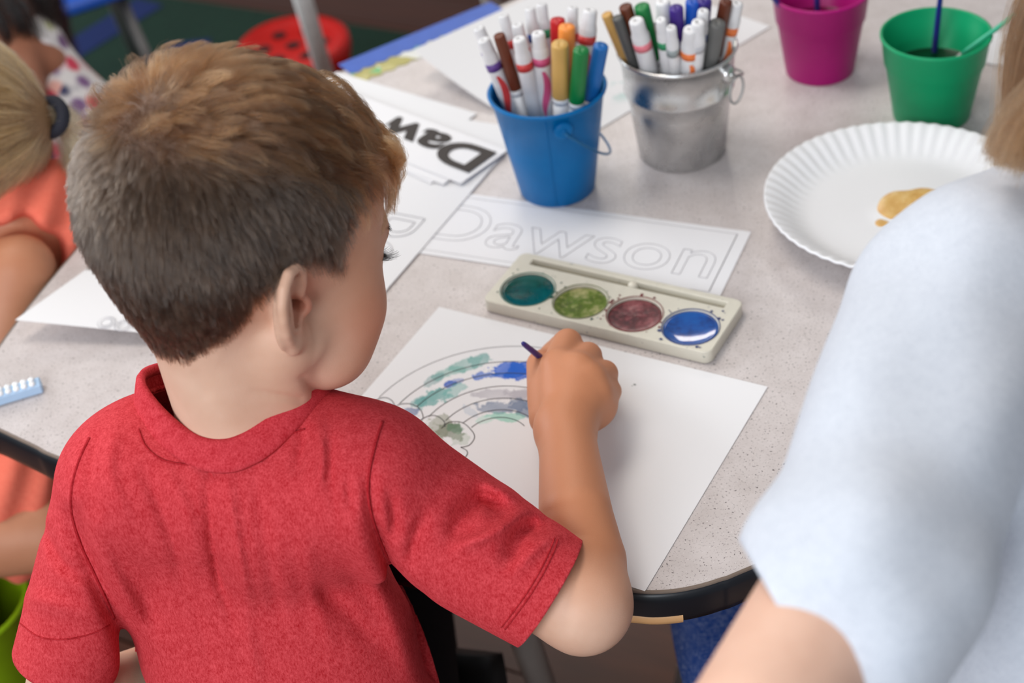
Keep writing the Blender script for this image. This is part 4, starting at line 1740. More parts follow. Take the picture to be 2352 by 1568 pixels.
seam('armhole_seam', [(878, 968), (862, 1020), (848, 1085), (846, 1140), (858, 1200), (885, 1270), (925, 1335), (975, 1390)])
seam('armhole_seam', [(205, 1005), (180, 1060), (165, 1120), (165, 1180), (185, 1250), (225, 1335), (262, 1420)])
seam('hem_stitch', [(1282, 1238), (1268, 1275), (1240, 1330), (1205, 1385), (1160, 1445)], .0005)
seam('hem_stitch', [(1274, 1234), (1260, 1270), (1232, 1325), (1197, 1380), (1152, 1440)], .0005)
seam('hem_stitch', [(45, 1430), (90, 1462), (150, 1468), (210, 1455), (252, 1435)], .0005)

# collar band: follows the neck opening, rolled over its edge
ca, cb, cn = collar_n, None, None
u0 = np.cross(collar_n, [0, 1, 0])
u0 /= np.linalg.norm(u0)
v0 = np.cross(collar_n, u0)
ang = sorted((math.atan2((p - COLLAR_C) @ v0, (p - COLLAR_C) @ u0), float(np.hypot((p - COLLAR_C) @ u0, (p - COLLAR_C) @ v0)), float((p - COLLAR_C) @ collar_n)) for p in collar_loop)
top_ = {}
for a_ in ang:
    k_ = int((a_[0] + math.pi) / (2 * math.pi) * 64) % 64
    if k_ not in top_ or a_[2] > top_[k_][2]:
        top_[k_] = a_
ang = sorted(top_.values())
AA, RR, HH = (np.array([a[k] for a in ang]) for k in range(3))
SEG = 96
rings = []
th = np.linspace(-math.pi, math.pi, SEG, endpoint=False)
rr = np.interp(th, AA, RR, period=2 * math.pi)
rr = np.convolve(np.concatenate([rr[-4:], rr, rr[:4]]), np.ones(9) / 9, 'valid')
hh = np.interp(th, AA, HH, period=2 * math.pi)
hh = np.convolve(np.concatenate([hh[-4:], hh, hh[:4]]), np.ones(9) / 9, 'valid')

vs, fs = [], []
# inner lining, rolled top edge, outer face down to the seam
prof = [(0.55, .004, -.0012), (0.15, .001, -.0025), (0.0, -.0005, -.0016), (0.0, -.0012, 0.0), (0.05, 0.0, .0016), (0.3, .004, .0022), (0.6, .008, .0024), (0.9, .0125, .0026), (1.0, .0145, .0024), (1.02, .0155, .0010)]
for i in range(SEG):
    dirv = math.cos(th[i]) * u0 + math.sin(th[i]) * v0
    for f, dn, o_ in prof:
        r_ = .0462 + (rr[i] + .0022 - .0462) * f
        vs.append(COLLAR_C + dirv * (r_ + o_) + collar_n * (hh[i] + .0125 - dn))
K = len(prof)
for i in range(SEG):
    j = (i + 1) % SEG
    for k in range(K - 1):
        fs.append((i * K + k, j * K + k, j * K + k + 1, i * K + k + 1))
cm = mesh('collar', vs, fs)
collar = link('collar', cm, knit_mat('red_rib', (168, 20, 32), (222, 80, 88), 0.9, 0.35), shirt)
csol = collar.modifiers.new('thick', 'SOLIDIFY')
csol.thickness = .0012
collar['label'] = 'ribbed red neckband'
seam('collar_stitch', [(318, 985), (335, 1025), (372, 1055), (425, 1066), (480, 1062), (560, 1035), (640, 1005), (700, 985)], .0006)
# ------------------------------------------------------------------ paint tray
ta = -.5789
TU, TV = np.array([math.cos(ta), math.sin(ta)]), np.array([-math.sin(ta), math.cos(ta)])
T0 = np.array([.0182, 1.0319])
SPC, WR_ = .0467, .0217


def tl(x, y, z):
    p = at_z(x, y, z)[:2] - T0
    return float(p @ TU), float(p @ TV)


TH = .0115
u0_, v0_ = tl(1122, 712, 0)
u1_, _ = tl(1622, 832, 0)
u2_, v2_ = tl(1706, 690, TH)
_, v3_ = tl(1216, 590, TH)
ua, ub, va, vb = -.0275, .1652, -.0240, .0435
tray = empty('paint_tray', (float(T0[0] + TU[0] * .07), float(T0[1] + TU[1] * .07), Z0), 'cream watercolour tray with four paint wells beside the rainbow sheet', 'paint tray')


def tw_(u, v):
    p = T0 + TU * u + TV * v
    return p[0], p[1]


def rrect(x0, x1, y0, y1, r, k=6):
    out = []
    for cx_, cy_, a0 in ((x1 - r, y1 - r, 0), (x0 + r, y1 - r, 90), (x0 + r, y0 + r, 180), (x1 - r, y0 + r, 270)):
        for i in range(k + 1):
            a = math.radians(a0 + 90 * i / k)
            out.append((cx_ + r * math.cos(a), cy_ + r * math.sin(a)))
    return out


def tray_mat():
    t = NT('stained_cream_plastic')
    v = t.coord(1)
    c = lin((206, 201, 186))
    n = t.noise(v, 120, 4, .6)
    col = t.ramp(n, [(.3, tuple(x * .94 for x in c)), (.7, c)])
    s1 = t.noise(v, 150, 4, .65)
    k1 = t.ramp(s1, [(.66, (0, 0, 0)), (.74, (1, 1, 1))])
    g = t.noise(v, 22, 2)
    hue = t.ramp(g, [(.35, lin((60, 120, 96))), (.5, lin((30, 44, 60))), (.65, lin((40, 60, 120)))])
    return t.set(Base_Color=t.mix(k1, col, hue), Roughness=.38)


cu = bpy.data.curves.new('tray_body', 'CURVE')
cu.dimensions = '2D'
cu.fill_mode = 'BOTH'
cu.extrude = TH / 2 - .0012
cu.bevel_depth = .0009
cu.bevel_resolution = 2
loops = [rrect(ua, ub, va, vb, .006), rrect(ua + .012, ub - .010, vb - .0135, vb - .0045, .0015, 3)]
for k in range(4):
    loops.append([(k * SPC + (WR_ + .0003) * math.cos(a), (WR_ + .0003) * math.sin(a)) for a in np.linspace(0, 2 * math.pi, 49)[:-1]])
for lp_ in loops:
    sp_ = cu.splines.new('POLY')
    sp_.points.add(len(lp_) - 1)
    for pt, (x, y) in zip(sp_.points, lp_):
        px_, py_ = tw_(x, y)
        pt.co = (px_ - tray.location[0], py_ - tray.location[1], 0, 1)
    sp_.use_cyclic_u = True
cu.materials.append(tray_mat())
tb_ = bpy.data.objects.new('tray_body', cu)
COL.objects.link(tb_)
bpy.context.view_layer.update()
tm = bpy.data.meshes.new_from_object(tb_.evaluated_get(bpy.context.evaluated_depsgraph_get()))
bpy.data.objects.remove(tb_)
tb_ = bpy.data.objects.new('tray_body', tm)
COL.objects.link(tb_)
tb_.parent = tray
tb_.location = (0, 0, TH / 2 + .0003)
v_, f_ = prism([tw_(x, y) for x, y in rrect(ua + .003, ub - .003, va + .003, vb - .003, .004)], Z0 + .0003, Z0 + .0035)
link('tray_floor', mesh('tray_floor', v_, f_), plain('cream_base', (188, 178, 158), .5), tray, False)
# clip bump in the middle of the brush rest
kx, ky = tw_(1.62 * SPC, vb - .0085)
v_, f_ = lathe([(.0042, 0), (.0042, .004), (.0034, .006), (.0018, .0072), (.0003, .0075)], 18, cap0=False)
link('clip_knob', mesh('clip_knob', [(x + kx, y + ky, z + Z0 + TH - .006) for x, y, z in v_], f_), plain('cream_knob', (214, 208, 192), .25), tray)


def paint_mat(name, rim, mid, spots, rough, thr=.5):
    t = NT(name)
    v = t.coord(1, 'Object')
    n1 = t.noise(v, 75, 5, .62)
    n2 = t.noise(v, 300, 4, .6)
    col = t.ramp(n1, [(.30, lin(rim)), (.5, lin(mid)), (.72, lin(spots))])
    col = t.mix(t.ramp(n2, [(.55, (0, 0, 0)), (.75, (.6, .6, .6))]), col, lin(spots))
    t.bump(n1, .04 if rough < .2 else .35, .002)
    t.set(Base_Color=col, Roughness=rough)
    t.b.inputs['Coat Weight'].default_value = 0.6 if rough < .2 else .08
    t.b.inputs['Coat Roughness'].default_value = .04
    return t.m


WELLS = [('green_paint', 'wet dark green paint', paint_mat('wet_green', (2, 58, 52), (2, 76, 70), (4, 84, 80), .1)),
         ('olive_paint', 'streaky olive green paint', paint_mat('olive_green', (60, 70, 22), (92, 112, 34), (176, 168, 120), .3)),
         ('red_paint', 'dried dark red paint', paint_mat('dark_red', (34, 18, 22), (92, 34, 40), (150, 84, 88), .35)),
         ('blue_paint', 'wet bright blue paint', paint_mat('wet_blue', (0, 40, 104), (0, 72, 150), (0, 82, 160), .08))]
for k, (nm, lb, mt) in enumerate(WELLS):
    cx_, cy_ = tw_(k * SPC, 0)
    wet = k in (0, 3)
    zl = TH - .0016 if wet else TH - .0030
    prof_ = [(.0004, zl - (.0006 if wet else -.0008)), (.006, zl - (.0006 if wet else -.0006)), (.013, zl - .0004), (.019, zl), (.0213, zl + .0004), (.0216, zl - .003)]
    v_, f_ = lathe(prof_, 48, cap0=False)
    po = link(nm, mesh(nm, [(x, y, z) for x, y, z in v_], f_), mt, None)
    po.parent = tray
    po.location = (cx_ - tray.location[0], cy_ - tray.location[1], .0003)
    po['label'] = lb
    v_, f_ = lathe([(.0217, TH - .0004), (.0218, TH + .0004), (.0223, TH + .0003), (.0225, TH - .0002)], 48, cap0=False)
    rimm = link('well_rim', mesh('well_rim', [(x + cx_, y + cy_, z + Z0 + .0003) for x, y, z in v_], f_), plain('rim_stain_' + nm, [(30, 96, 84), (120, 122, 88), (120, 52, 50), (26, 52, 110)][k], .35), tray)

sp_v, sp_f = [], []
spat = [[], [], []]
for k in range(70):
    w_i = RNG.randint(4)
    a = RNG.uniform(0, 2 * math.pi)
    rr_ = WR_ + .0012 + abs(RNG.normal(0, .0032))
    x_, y_ = w_i * SPC + rr_ * math.cos(a), rr_ * math.sin(a)
    if not (ua + .003 < x_ < ub - .003 and va + .002 < y_ < vb - .016) or min(math.hypot(x_ - q * SPC, y_) for q in range(4)) < WR_ + .0012:
        continue
    rs_ = RNG.uniform(.0005, .0017)
    ring = []
    for i in range(9):
        b = 2 * math.pi * i / 9
        q = rs_ * RNG.uniform(.5, 1.3)
        ring.append(tw_(x_ + q * math.cos(b), y_ + q * math.sin(b)))
    spat[[0, 0, 2, 1][w_i]].append(ring)
for grp_, col_ in zip(spat, ((24, 74, 60), (22, 40, 96), (110, 40, 42))):
    V_, F_ = [], []
    for ring in grp_:
        b0 = len(V_)
        V_ += [(x, y, Z0 + TH + .00042) for x, y in ring]
        F_.append(tuple(range(b0, b0 + 9)))
    if V_:
        tag(link('paint_spatter', mesh('paint_spatter', V_, F_), plain('spatter_%d' % col_[0], col_, .4), tray, False), kind='stuff')

# ------------------------------------------------------------------ buckets of markers
def bucket(name, label, c, H_, rb, rt, mat, ear_dir, ridge=None, wire=None):
    root = empty(name, (c[0], c[1], Z0), label, 'bucket')
    prof_ = [(rb * .96, .0), (rb, .0015), (rb + (rt - rb) * .5, H_ * .5)]
    if ridge:
        q = rb + (rt - rb) * ridge
        prof_ += [(q, H_ * ridge - .0045), (q + .0022, H_ * ridge - .002), (q + .0024, H_ * ridge), (q + .0016, H_ * ridge + .0022)]
    prof_ += [(rt - .0006, H_ - .004), (rt + .0016, H_ - .003), (rt + .0022, H_ - .001), (rt + .001, H_ + .0006), (rt - .0010, H_), (rt - .0016, H_ - .004), (rb - .0012, .004), (.001, .003)]
    v_, f_ = lathe(prof_, 72)
    bd = link('bucket_body', mesh('bucket_body', [(x + c[0], y + c[1], z + Z0) for x, y, z in v_], f_), mat, root)
    ex = np.array([math.cos(ear_dir), math.sin(ear_dir), 0])
    ey = np.array([-ex[1], ex[0], 0])
    ze = H_ * .84
    re = rb + (rt - rb) * .84
    C3 = np.array([c[0], c[1], Z0])
    for s_ in (1, -1):
        pc = C3 + ex * s_ * (re + .0005) + [0, 0, ze]
        link('ear', mesh('ear', *tube([pc - ex * s_ * .003, pc + ex * s_ * .0028, pc + ex * s_ * .0036], [.0085, .0080, .006], 20)), mat, bd)
        link('rivet', mesh('rivet', *tube([pc + ex * s_ * .003, pc + ex * s_ * .005], [.0030, .0022], 12)), mat, bd)
    pts = []
    for a in np.linspace(0, math.pi, 40):
        rr_ = re + .0052
        pts.append(C3 + ex * math.cos(a) * (rr_ + .001) + ey * wire[0] * math.sin(a) * (rr_ + wire[2]) + [0, 0, ze - wire[1] * math.sin(a)])
    link('wire_handle', mesh('wire_handle', *tube(pts, .0011, 8)), plain(name + '_wire', wire[3], .35, .6), root)
    return root


t = NT('blue_bucket_paint')
t.set(Base_Color=t.mix(t.noise(t.coord(1), 50, 3), lin((0, 100, 164)), lin((0, 112, 178))), Roughness=.36)
t.b.inputs['Specular IOR Level'].default_value = .22
blue_mat = t.m
t = NT('galvanised_steel')
n_ = t.noise(t.coord(1), 45, 4, .6)
t.set(Base_Color=t.ramp(n_, [(.3, (.56, .56, .56)), (.7, (.74, .74, .73))]), Metallic=1.0, Roughness=t.ramp(n_, [(.3, (.22, .22, .22)), (.7, (.34, .34, .34))]))
steel_mat = t.m
BC, SC = at_z(1281, 430, 0)[:2], at_z(1567, 345, 0)[:2]
HB, HSV = .100, .104
ear_px = at_z(1284, 290, .080)[:2] - BC
bb = bucket('bucket', 'blue painted metal bucket full of markers', BC, HB, .0330, .0485, blue_mat, math.atan2(ear_px[1], ear_px[0]), None, (1, .052, -.003, (40, 110, 160)))
ear_s = at_z(1682, 190, .08)[:2] - SC
sb = bucket('bucket', 'shiny silver metal bucket full of markers', SC, HSV, .0385, .0495, steel_mat, math.atan2(ear_s[1], ear_s[0]), .66, (1, .030, .006, (150, 148, 145)))
# soldered seam on the blue bucket
d0, d1 = at_z(1262, 300, .07)[:2] - BC, at_z(1272, 450, .0)[:2] - BC
sa = math.atan2(d0[1], d0[0])
link('side_seam', mesh('side_seam', *tube([np.array([BC[0] + math.cos(sa) * (.0330 + .0155 * q + .0001), BC[1] + math.sin(sa) * (.0330 + .0155 * q + .0001), Z0 + HB * q]) for q in np.linspace(.03, .95, 12)], .0006, 6)), blue_mat, bb)
# wire loop at the silver bucket's right ear
le_ = np.array([math.cos(math.atan2(ear_s[1], ear_s[0])), math.sin(math.atan2(ear_s[1], ear_s[0])), 0])
lc_ = np.array([SC[0], SC[1], Z0]) + le_ * .054 + [0, 0, .074]
link('wire_loop', mesh('wire_loop', *tube([lc_ + le_ * (.002 + .0055 * math.sin(a)) * 1.0 + np.array([-le_[1], le_[0], 0]) * .006 * math.cos(a) + np.array([0, 0, .010 * math.cos(a)]) for a in np.linspace(0, 2 * math.pi, 30)[:-1]], .0011, 8, closed=True)), chair_metal, sb)

MK = {}


def mmat(rgb, rough=.4):
    if rgb not in MK:
        MK[rgb] = plain('marker_%d_%d_%d' % rgb, rgb, rough)
    return MK[rgb]


def marker(c, H_, rim_r, px, py, r, style, rgb, label, group, band_rgb=None):
    best = None
    for zt in np.arange(.112, .19, .003):
        T = at_z(px, py, zt)
        off = T[:2] - c
        n_ = np.linalg.norm(off)
        B = np.array([c[0], c[1], Z0 + .006])
        B[:2] += off / max(n_, 1e-6) * min(.020, n_ * .3)
        q = (H_ + Z0 - B[2]) / (T[2] - B[2])
        X = B + (T - B) * q
        over = max(0, np.linalg.norm(X[:2] - c) - (rim_r - r - .0022))
        cost = over * 400 + abs(np.linalg.norm(T - B) - .150) * 6
        if best is None or cost < best[0]:
            best = (cost, T, B)
    _, T, B = best
    d = (T - B) / np.linalg.norm(T - B)
    L = float(np.linalg.norm(T - B))
    root = empty('marker', tuple(B), label, 'marker', group)
    wht = mmat((222, 221, 222), .35)

    def seg(nm, prof_, mt, par=root):
        return link(nm, mesh(nm, *tube([B + d * z for z, _ in prof_], [max(.0003, q) for _, q in prof_], 18)), mt, par)
    if style == 'cap':
        cl_ = min(.052, L * .4)
        br = seg('barrel', [(0, r * .8), (L - cl_ + .004, r * .93)], wht)
        seg('collar_ring', [(L - cl_ - .006, r * .95), (L - cl_ - .0005, r * .95)], wht, br)
        seg('cap', [(L - cl_, r * .98), (L - cl_ + .001, r), (L - .003, r * .96), (L - .0006, r * .93), (L, r * .86), (L - .0002, r * .60), (L - .004, r * .55), (L - .0045, r * .05)], mmat(rgb))
    else:
        br = seg('barrel', [(0, r * .85), (L - .030, r), (L - .016, r * .99), (L - .0145, r * .92), (L - .012, r * .84), (L - .002, r * .80), (L - .0006, r * .74), (L, r * .55), (L - .0003, r * .05)], wht)
        seg('colour_band', [(L - .029, r * 1.004), (L - .0215, r * 1.004)], mmat(rgb), br)
        if band_rgb:
            # swirl printed down the barrel
            u, w_, _ = frame_from(d)
            vs, fs = [], []
            M_ = 12
            a0 = math.atan2(-w_[1], -u[1])
            for i in range(M_ + 1):
                z = L - .033 - .05 * i / M_
                ww = .9 * math.sin(math.pi * min(1, i / M_ + .1)) + .08
                for q in range(5):
                    a = a0 + (q / 4 - .5) * ww + .35 * math.sin(i * .5)
                    vs.append(B + d * z + (math.cos(a) * u + math.sin(a) * w_) * (r * 1.012))
            for i in range(M_):
                for q in range(4):
                    k_ = i * 5 + q
                    fs.append((k_, k_ + 1, k_ + 6, k_ + 5))
            link('printed_swirl', mesh('printed_swirl', vs, fs), mmat(band_rgb), br)
    return root


RED, PNK, PUR, GRN, BLU, ORG = (206, 62, 60), (206, 84, 128), (96, 62, 140), (40, 140, 92), (36, 66, 140), (236, 124, 62)
BLUEB = [
    (1099, 63, .0062, 'end', PUR, 'thin white marker with purple print leaning far left in blue bucket', None),
    (1110, 90, .0066, 'end', PUR, 'white marker with red and purple print at left of blue bucket', RED),
    (1156, 34, .0056, 'end', RED, 'thin white marker with red band behind the brown one', None),
    (1146, 80, .0052, 'cap', (104, 48, 24), 'slim dark brown marker in blue bucket', None),
    (1188, 55, .0064, 'end', RED, 'white marker standing second row behind the red-banded pair', None),
    (1192, 88, .0070, 'end', RED, 'white marker with red-orange band in the front of blue bucket', None),
    (1236, 75, .0070, 'end', PNK, 'white marker with magenta swirl in front of blue bucket', PNK),
    (1217, 18, .0056, 'end', BLU, 'white marker with navy band at the back of blue bucket', None),
    (1244, 8, .0058, 'end', GRN, 'white marker with green band at the back of blue bucket', None),
    (1281, 44, .0066, 'cap', (190, 24, 30), 'red capped marker in blue bucket', None),
    (1302, 60, .0072, 'cap', (248, 150, 66), 'orange capped marker in blue bucket', None),
    (1316, 16, .0056, 'end', RED, 'thin white marker with faint red band behind the orange cap', None),
    (1356, 22, .0076, 'end', RED, 'thick white marker with red swirl at right of blue bucket', RED),
    (1286, 100, .0074, 'cap', (206, 164, 90), 'tan yellow capped marker in front of blue bucket', None),
    (1335, 114, .0068, 'cap', (10, 120, 56), 'green capped marker in front of blue bucket', None),
    (1381, 104, .0066, 'cap', (22, 104, 178), 'blue capped marker leaning over the right rim of blue bucket', None)]
SILV = [
    (1393, 32, .0050, 'cap', (206, 160, 90), 'slim tan marker leaning over the left rim of silver bucket', None),
    (1418, 40, .0050, 'cap', (86, 86, 84), 'slim grey marker beside the tan one in silver bucket', None),
    (1436, 14, .0060, 'cap', (96, 44, 22), 'brown capped marker at the back left of silver bucket', None),
    (1461, 46, .0078, 'end', (232, 128, 140), 'thick white marker with pink band in front of silver bucket', None),
    (1474, 14, .0070, 'cap', (14, 122, 58), 'dark green capped marker in silver bucket', None),
    (1522, 2, .0076, 'end', (214, 120, 140), 'thick white marker with dusty pink band at the back of silver bucket', None),
    (1518, 44, .0054, 'end', GRN, 'thin white marker with green band in silver bucket', None),
    (1541, 62, .0056, 'end', (150, 160, 160), 'thin white marker with grey print at front of silver bucket', None),
    (1553, 17, .0062, 'cap', (62, 34, 128), 'violet capped marker in silver bucket', None),
    (1592, 2, .0066, 'cap', (16, 78, 176), 'blue capped marker at the back of silver bucket', None),
    (1618, 0, .0066, 'cap', (48, 30, 120), 'dark violet capped marker at the back of silver bucket', None),
    (1586, 66, .0076, 'end', ORG, 'thick white marker with orange band in front of silver bucket', ORG),
    (1604, 50, .0070, 'end', (196, 196, 200), 'white marker tucked behind the orange-banded one', None),
    (1648, 52, .0072, 'cap', (98, 98, 96), 'dark grey capped marker with hollow end in silver bucket', None),
    (1616, 24, .0060, 'end', (96, 110, 160), 'white marker behind the grey capped one', None),
    (1668, 2, .0058, 'cap', (92, 42, 22), 'brown capped marker at the back right of silver bucket', None),
    (1694, 6, .0066, 'end', ORG, 'white marker with orange print leaning right in silver bucket', ORG)]
for px, py, r, stl, rgb, lb, br_ in BLUEB:
    marker(BC, HB, .0485, px, py, r, stl, rgb, lb, 'markers in the blue bucket', br_)
for px, py, r, stl, rgb, lb, br_ in SILV:
    marker(SC, HSV, .0495, px, py, r, stl, rgb, lb, 'markers in the silver bucket', br_)

# ------------------------------------------------------------------ plastic water cups
def cup(label, c, H_, rb, rt, rgb, water):
    root = empty('water_cup', (c[0], c[1], Z0), label, 'cup')
    t = NT('cup_%d_%d_%d' % rgb)
    t.set(Base_Color=t.mix(t.noise(t.coord(1), 40, 2), lin(rgb), tuple(min(1, x * 1.12) for x in lin(rgb))), Roughness=.36)
    t.b.inputs['Specular IOR Level'].default_value = .25
    q = rb + (rt - rb) * .66
    prof_ = [(rb * .97, 0), (rb, .0015), (q, H_ * .66), (q + .0014, H_ * .67), (rt - .0002, H_ - .003), (rt + .0012, H_ - .002), (rt + .0012, H_), (rt - .0006, H_ + .0006), (rt - .0016, H_ - .001), (q - .0008, H_ * .67), (q - .0022, H_ * .655), (rb - .0015, .003), (.001, .003)]
    v_, f_ = lathe(prof_, 64)
    link('cup_body', mesh('cup_body', [(x + c[0], y + c[1], z + Z0) for x, y, z in v_], f_), t.m, root)
    hw = H_ * .56
    rw = rb + (rt - rb) * .56 - .0016
    v_, f_ = lathe([(.0003, hw), (rw * .7, hw), (rw - .0006, hw), (rw, hw + .0006)], 48, cap0=False)
    link('water', mesh('water', [(x + c[0], y + c[1], z + Z0) for x, y, z in v_], f_), water, root)
    return root


def brush(label, tip, end, r, rgb, ferrule=True, loose=True):
    tip, end = np.array(tip), np.array(end)
    d = (end - tip)
    L = np.linalg.norm(d)
    d = d / L
    root = empty('paintbrush', tuple(tip), label, 'paintbrush')
    prof_ = [(.022, r * .8), (.03, r * .95), (.045, r), (L * .6, r * .95), (L - .004, r * .72), (L - .001, r * .55), (L, r * .2)]
    link('handle', mesh('handle', *tube([tip + d * z for z, _ in prof_], [q for _, q in prof_], 14)), plain('brush_%d_%d_%d' % rgb, rgb, .3), root)
    link('ferrule', mesh('ferrule', *tube([tip + d * .011, tip + d * .023], [r * .8, r * .85], 14)), chair_metal, root)
    link('bristles', mesh('bristles', *tube([tip, tip + d * .004, tip + d * .008, tip + d * .012], [r * .15, r * .6, r * .85, r * .75], 12)), plain('bristle', (70, 52, 40), .8), root)
    return root


t = NT('green_water')
t.set(Base_Color=lin((6, 52, 28)) + (1,), Roughness=.06)
gw = t.m
t = NT('purple_water')
t.set(Base_Color=lin((96, 2, 52)) + (1,), Roughness=.06)
pwm = t.m
GC = at_z(2139, 262, 0)[:2]
PC = at_z(1883, 160, 0)[:2]
cup('green plastic water cup with a blue brush in it', GC, .081, .0335, .0462, (4, 142, 92), gw)
cup('magenta plastic water cup behind the silver bucket', PC, .083, .0318, .0440, (160, 8, 104), pwm)
BRB = (38, 44, 132)
hw = .081 * .56
b_tip = at_z(2146, 118, hw)
b_end = at_z(2164, -40, .13)
bd = (b_end - b_tip) / np.linalg.norm(b_end - b_tip)
brush('thin blue paintbrush standing in the green cup', b_tip - bd * .035, b_end, .0028, BRB)
g_end = at_z(2420, -30, .135)
g_tip = np.array([GC[0] - .005, GC[1], Z0 + .012])
e_r = at_z(2272, 78, .083)
gd = (g_end - e_r) / np.linalg.norm(g_end - e_r)
brush('thin green paintbrush leaning out of the green cup to the right', e_r - gd * .055, g_end, .0022, (60, 168, 132))
m_tip = np.array([PC[0] + .006, PC[1] - .004, Z0 + .01])
brush('upright blue paintbrush in the magenta cup', at_z(1880, 32, .045) - np.array([0, 0, .03]), at_z(1874, -90, .13), .0028, BRB)
brush('blue paintbrush lying against the left side of the magenta cup', at_z(1826, 24, .060) + np.array([.012, 0, -.03]), at_z(1755, -30, .105), .0028, BRB)

# brush held in the boy's fist
h_end, h_in = at_z(1200, 787, .074), at_z(1247, 824, .060)
hd = (h_in - h_end) / np.linalg.norm(h_in - h_end)
tip_ = h_end + hd * ((h_end[2] - (Z0 + .0015)) / max(1e-4, -hd[2])) if hd[2] < 0 else h_end
target = at_z(1300, 868, .0012)
brush('short blue paintbrush held in the boy\'s fist over the rainbow', target, h_end, .0026, (48, 44, 128))

# ------------------------------------------------------------------ paper plate
PLC = np.array([.332, 1.072])
plate = empty('paper_plate', (float(PLC[0]), float(PLC[1]), Z0), 'white fluted paper plate with a smear of golden paint', 'plate')
nr, ns = 16, 240
R_ = .113
vs, fs = [], []
prr = [0, .3, .55, .66, .70, .74, .78, .82, .86, .90, .94, .97, .99, 1.0, 1.0, .992]
prz = [.0, .0, .0, .0002, .0006, .0016, .0032, .0055, .0080, .0104, .0124, .0136, .0142, .0144, .0136, .0130]
for k in range(nr):
    for i in range(ns):
        a = 2 * math.pi * i / ns
        amp = .0011 * max(0, min(1, (prr[k] - .72) / .12)) * (1 if k < 12 else .5)
        z = prz[k] * 1.25 + amp * math.sin(a * 60) + .0040
        vs.append((PLC[0] + R_ * prr[k] * math.cos(a), PLC[1] + R_ * prr[k] * math.sin(a), Z0 + z + .006 * (.5 - .5 * math.sin(a + 1.0)) * prr[k]))
for k in range(nr - 1):
    for i in range(ns):
        j = (i + 1) % ns
        fs.append((k * ns + i, k * ns + j, (k + 1) * ns + j, (k + 1) * ns + i))
po = link('plate_body', mesh('plate_body', vs, fs), paper_mat('plate_paper', (232, 232, 234)), plate)
so_ = po.modifiers.new('t', 'SOLIDIFY')
so_.thickness = .0005
gold = paint_mat('gold_paint', (206, 154, 80), (220, 176, 104), (234, 204, 146), .3)
for outline in ([(2015, 470), (2025, 448), (2050, 432), (2085, 428), (2120, 422), (2150, 428), (2165, 445), (2150, 470), (2120, 490), (2090, 500), (2060, 500), (2035, 492), (2020, 482)],
                [(2010, 505), (2020, 497), (2040, 502), (2045, 508), (2030, 514), (2016, 514)]):
    c = catmull(outline, 5, closed=True)
    P3 = np.array([at_z(x, y, .0085) for x, y in c])
    ce = P3.mean(0)
    vs, fs = [], []
    n_ = len(P3)
    for q, z in ((1.0, .0), (.93, .0006), (.7, .0009), (.4, .0010), (.02, .0010)):
        for i, p in enumerate(P3):
            v = ce + (p - ce) * q
            rr_ = np.hypot(v[0] - PLC[0], v[1] - PLC[1]) / R_
            an = math.atan2(v[1] - PLC[1], v[0] - PLC[0])
            zz = .0040 + .006 * (.5 - .5 * math.sin(an + 1.0)) * rr_ + .0006
            vs.append((v[0], v[1], Z0 + zz + z))
    for k in range(4):
        for i in range(n_):
            j = (i + 1) % n_
            fs.append((k * n_ + i, k * n_ + j, (k + 1) * n_ + j, (k + 1) * n_ + i))
    link('paint_smear', mesh('paint_smear', vs, fs), gold, plate)

# white rounded card at the right edge, behind the green cup
r0, r1 = at_z(2243, 154)[:2], at_z(2420, 150)[:2]
re_ = (r1 - r0) / np.linalg.norm(r1 - r0)
rn_ = np.array([-re_[1], re_[0]])
rc = empty('paper_card', (float(r0[0]), float(r0[1]), Z0), 'white round-cornered card with a black mark behind the green cup', 'card')
out = rrect(0, .17, 0, .062, .022, 8)
v_, f_ = prism([tuple(r0 + re_ * x + rn_ * y) for x, y in out], Z0 + .0004, Z0 + .0022)
link('card', mesh('card', v_, f_), card_white, rc, False)
bm0 = at_z(2352, 100, .002)[:2]
v_, f_ = prism([tuple(bm0 + re_ * x + rn_ * y) for x, y in rrect(-.006, .05, -.009, .009, .004, 4)], Z0 + .0022, Z0 + .0024)
link('black_mark', mesh('black_mark', v_, f_), ink_black, rc, False)
# ------------------------------------------------------------------ other children
def sd_person(fn, lo, hi, h):
    v, q, _ = surf(fn, lo, hi, h, relax=1)
    return np_mesh('body', v, q)


def strand_object(name, guides, n, spread, rad, mat, parent, jitter=.002):
    """guides: list of (points, root radius); n strands along each"""
    allp, allr = [], []
    for g in guides:
        g = catmull(g, 4)
        K = 9
        t = np.linspace(0, len(g) - 1, K)
        gp = np.stack([np.interp(t, np.arange(len(g)), g[:, k]) for k in range(3)], 1)
        off = RNG.normal(0, spread, (n, 1, 3))
        wob = np.cumsum(RNG.normal(0, jitter * .3, (n, K, 3)), 1)
        allp.append(gp[None] + off * np.linspace(1, .7, K)[None, :, None] + wob)
        allr.append(np.tile(np.linspace(1, .5, K), (n, 1)) * rad)
    P_ = np.concatenate(allp)
    return hair_object(name, P_, np.concatenate(allr), mat, parent, w=False)


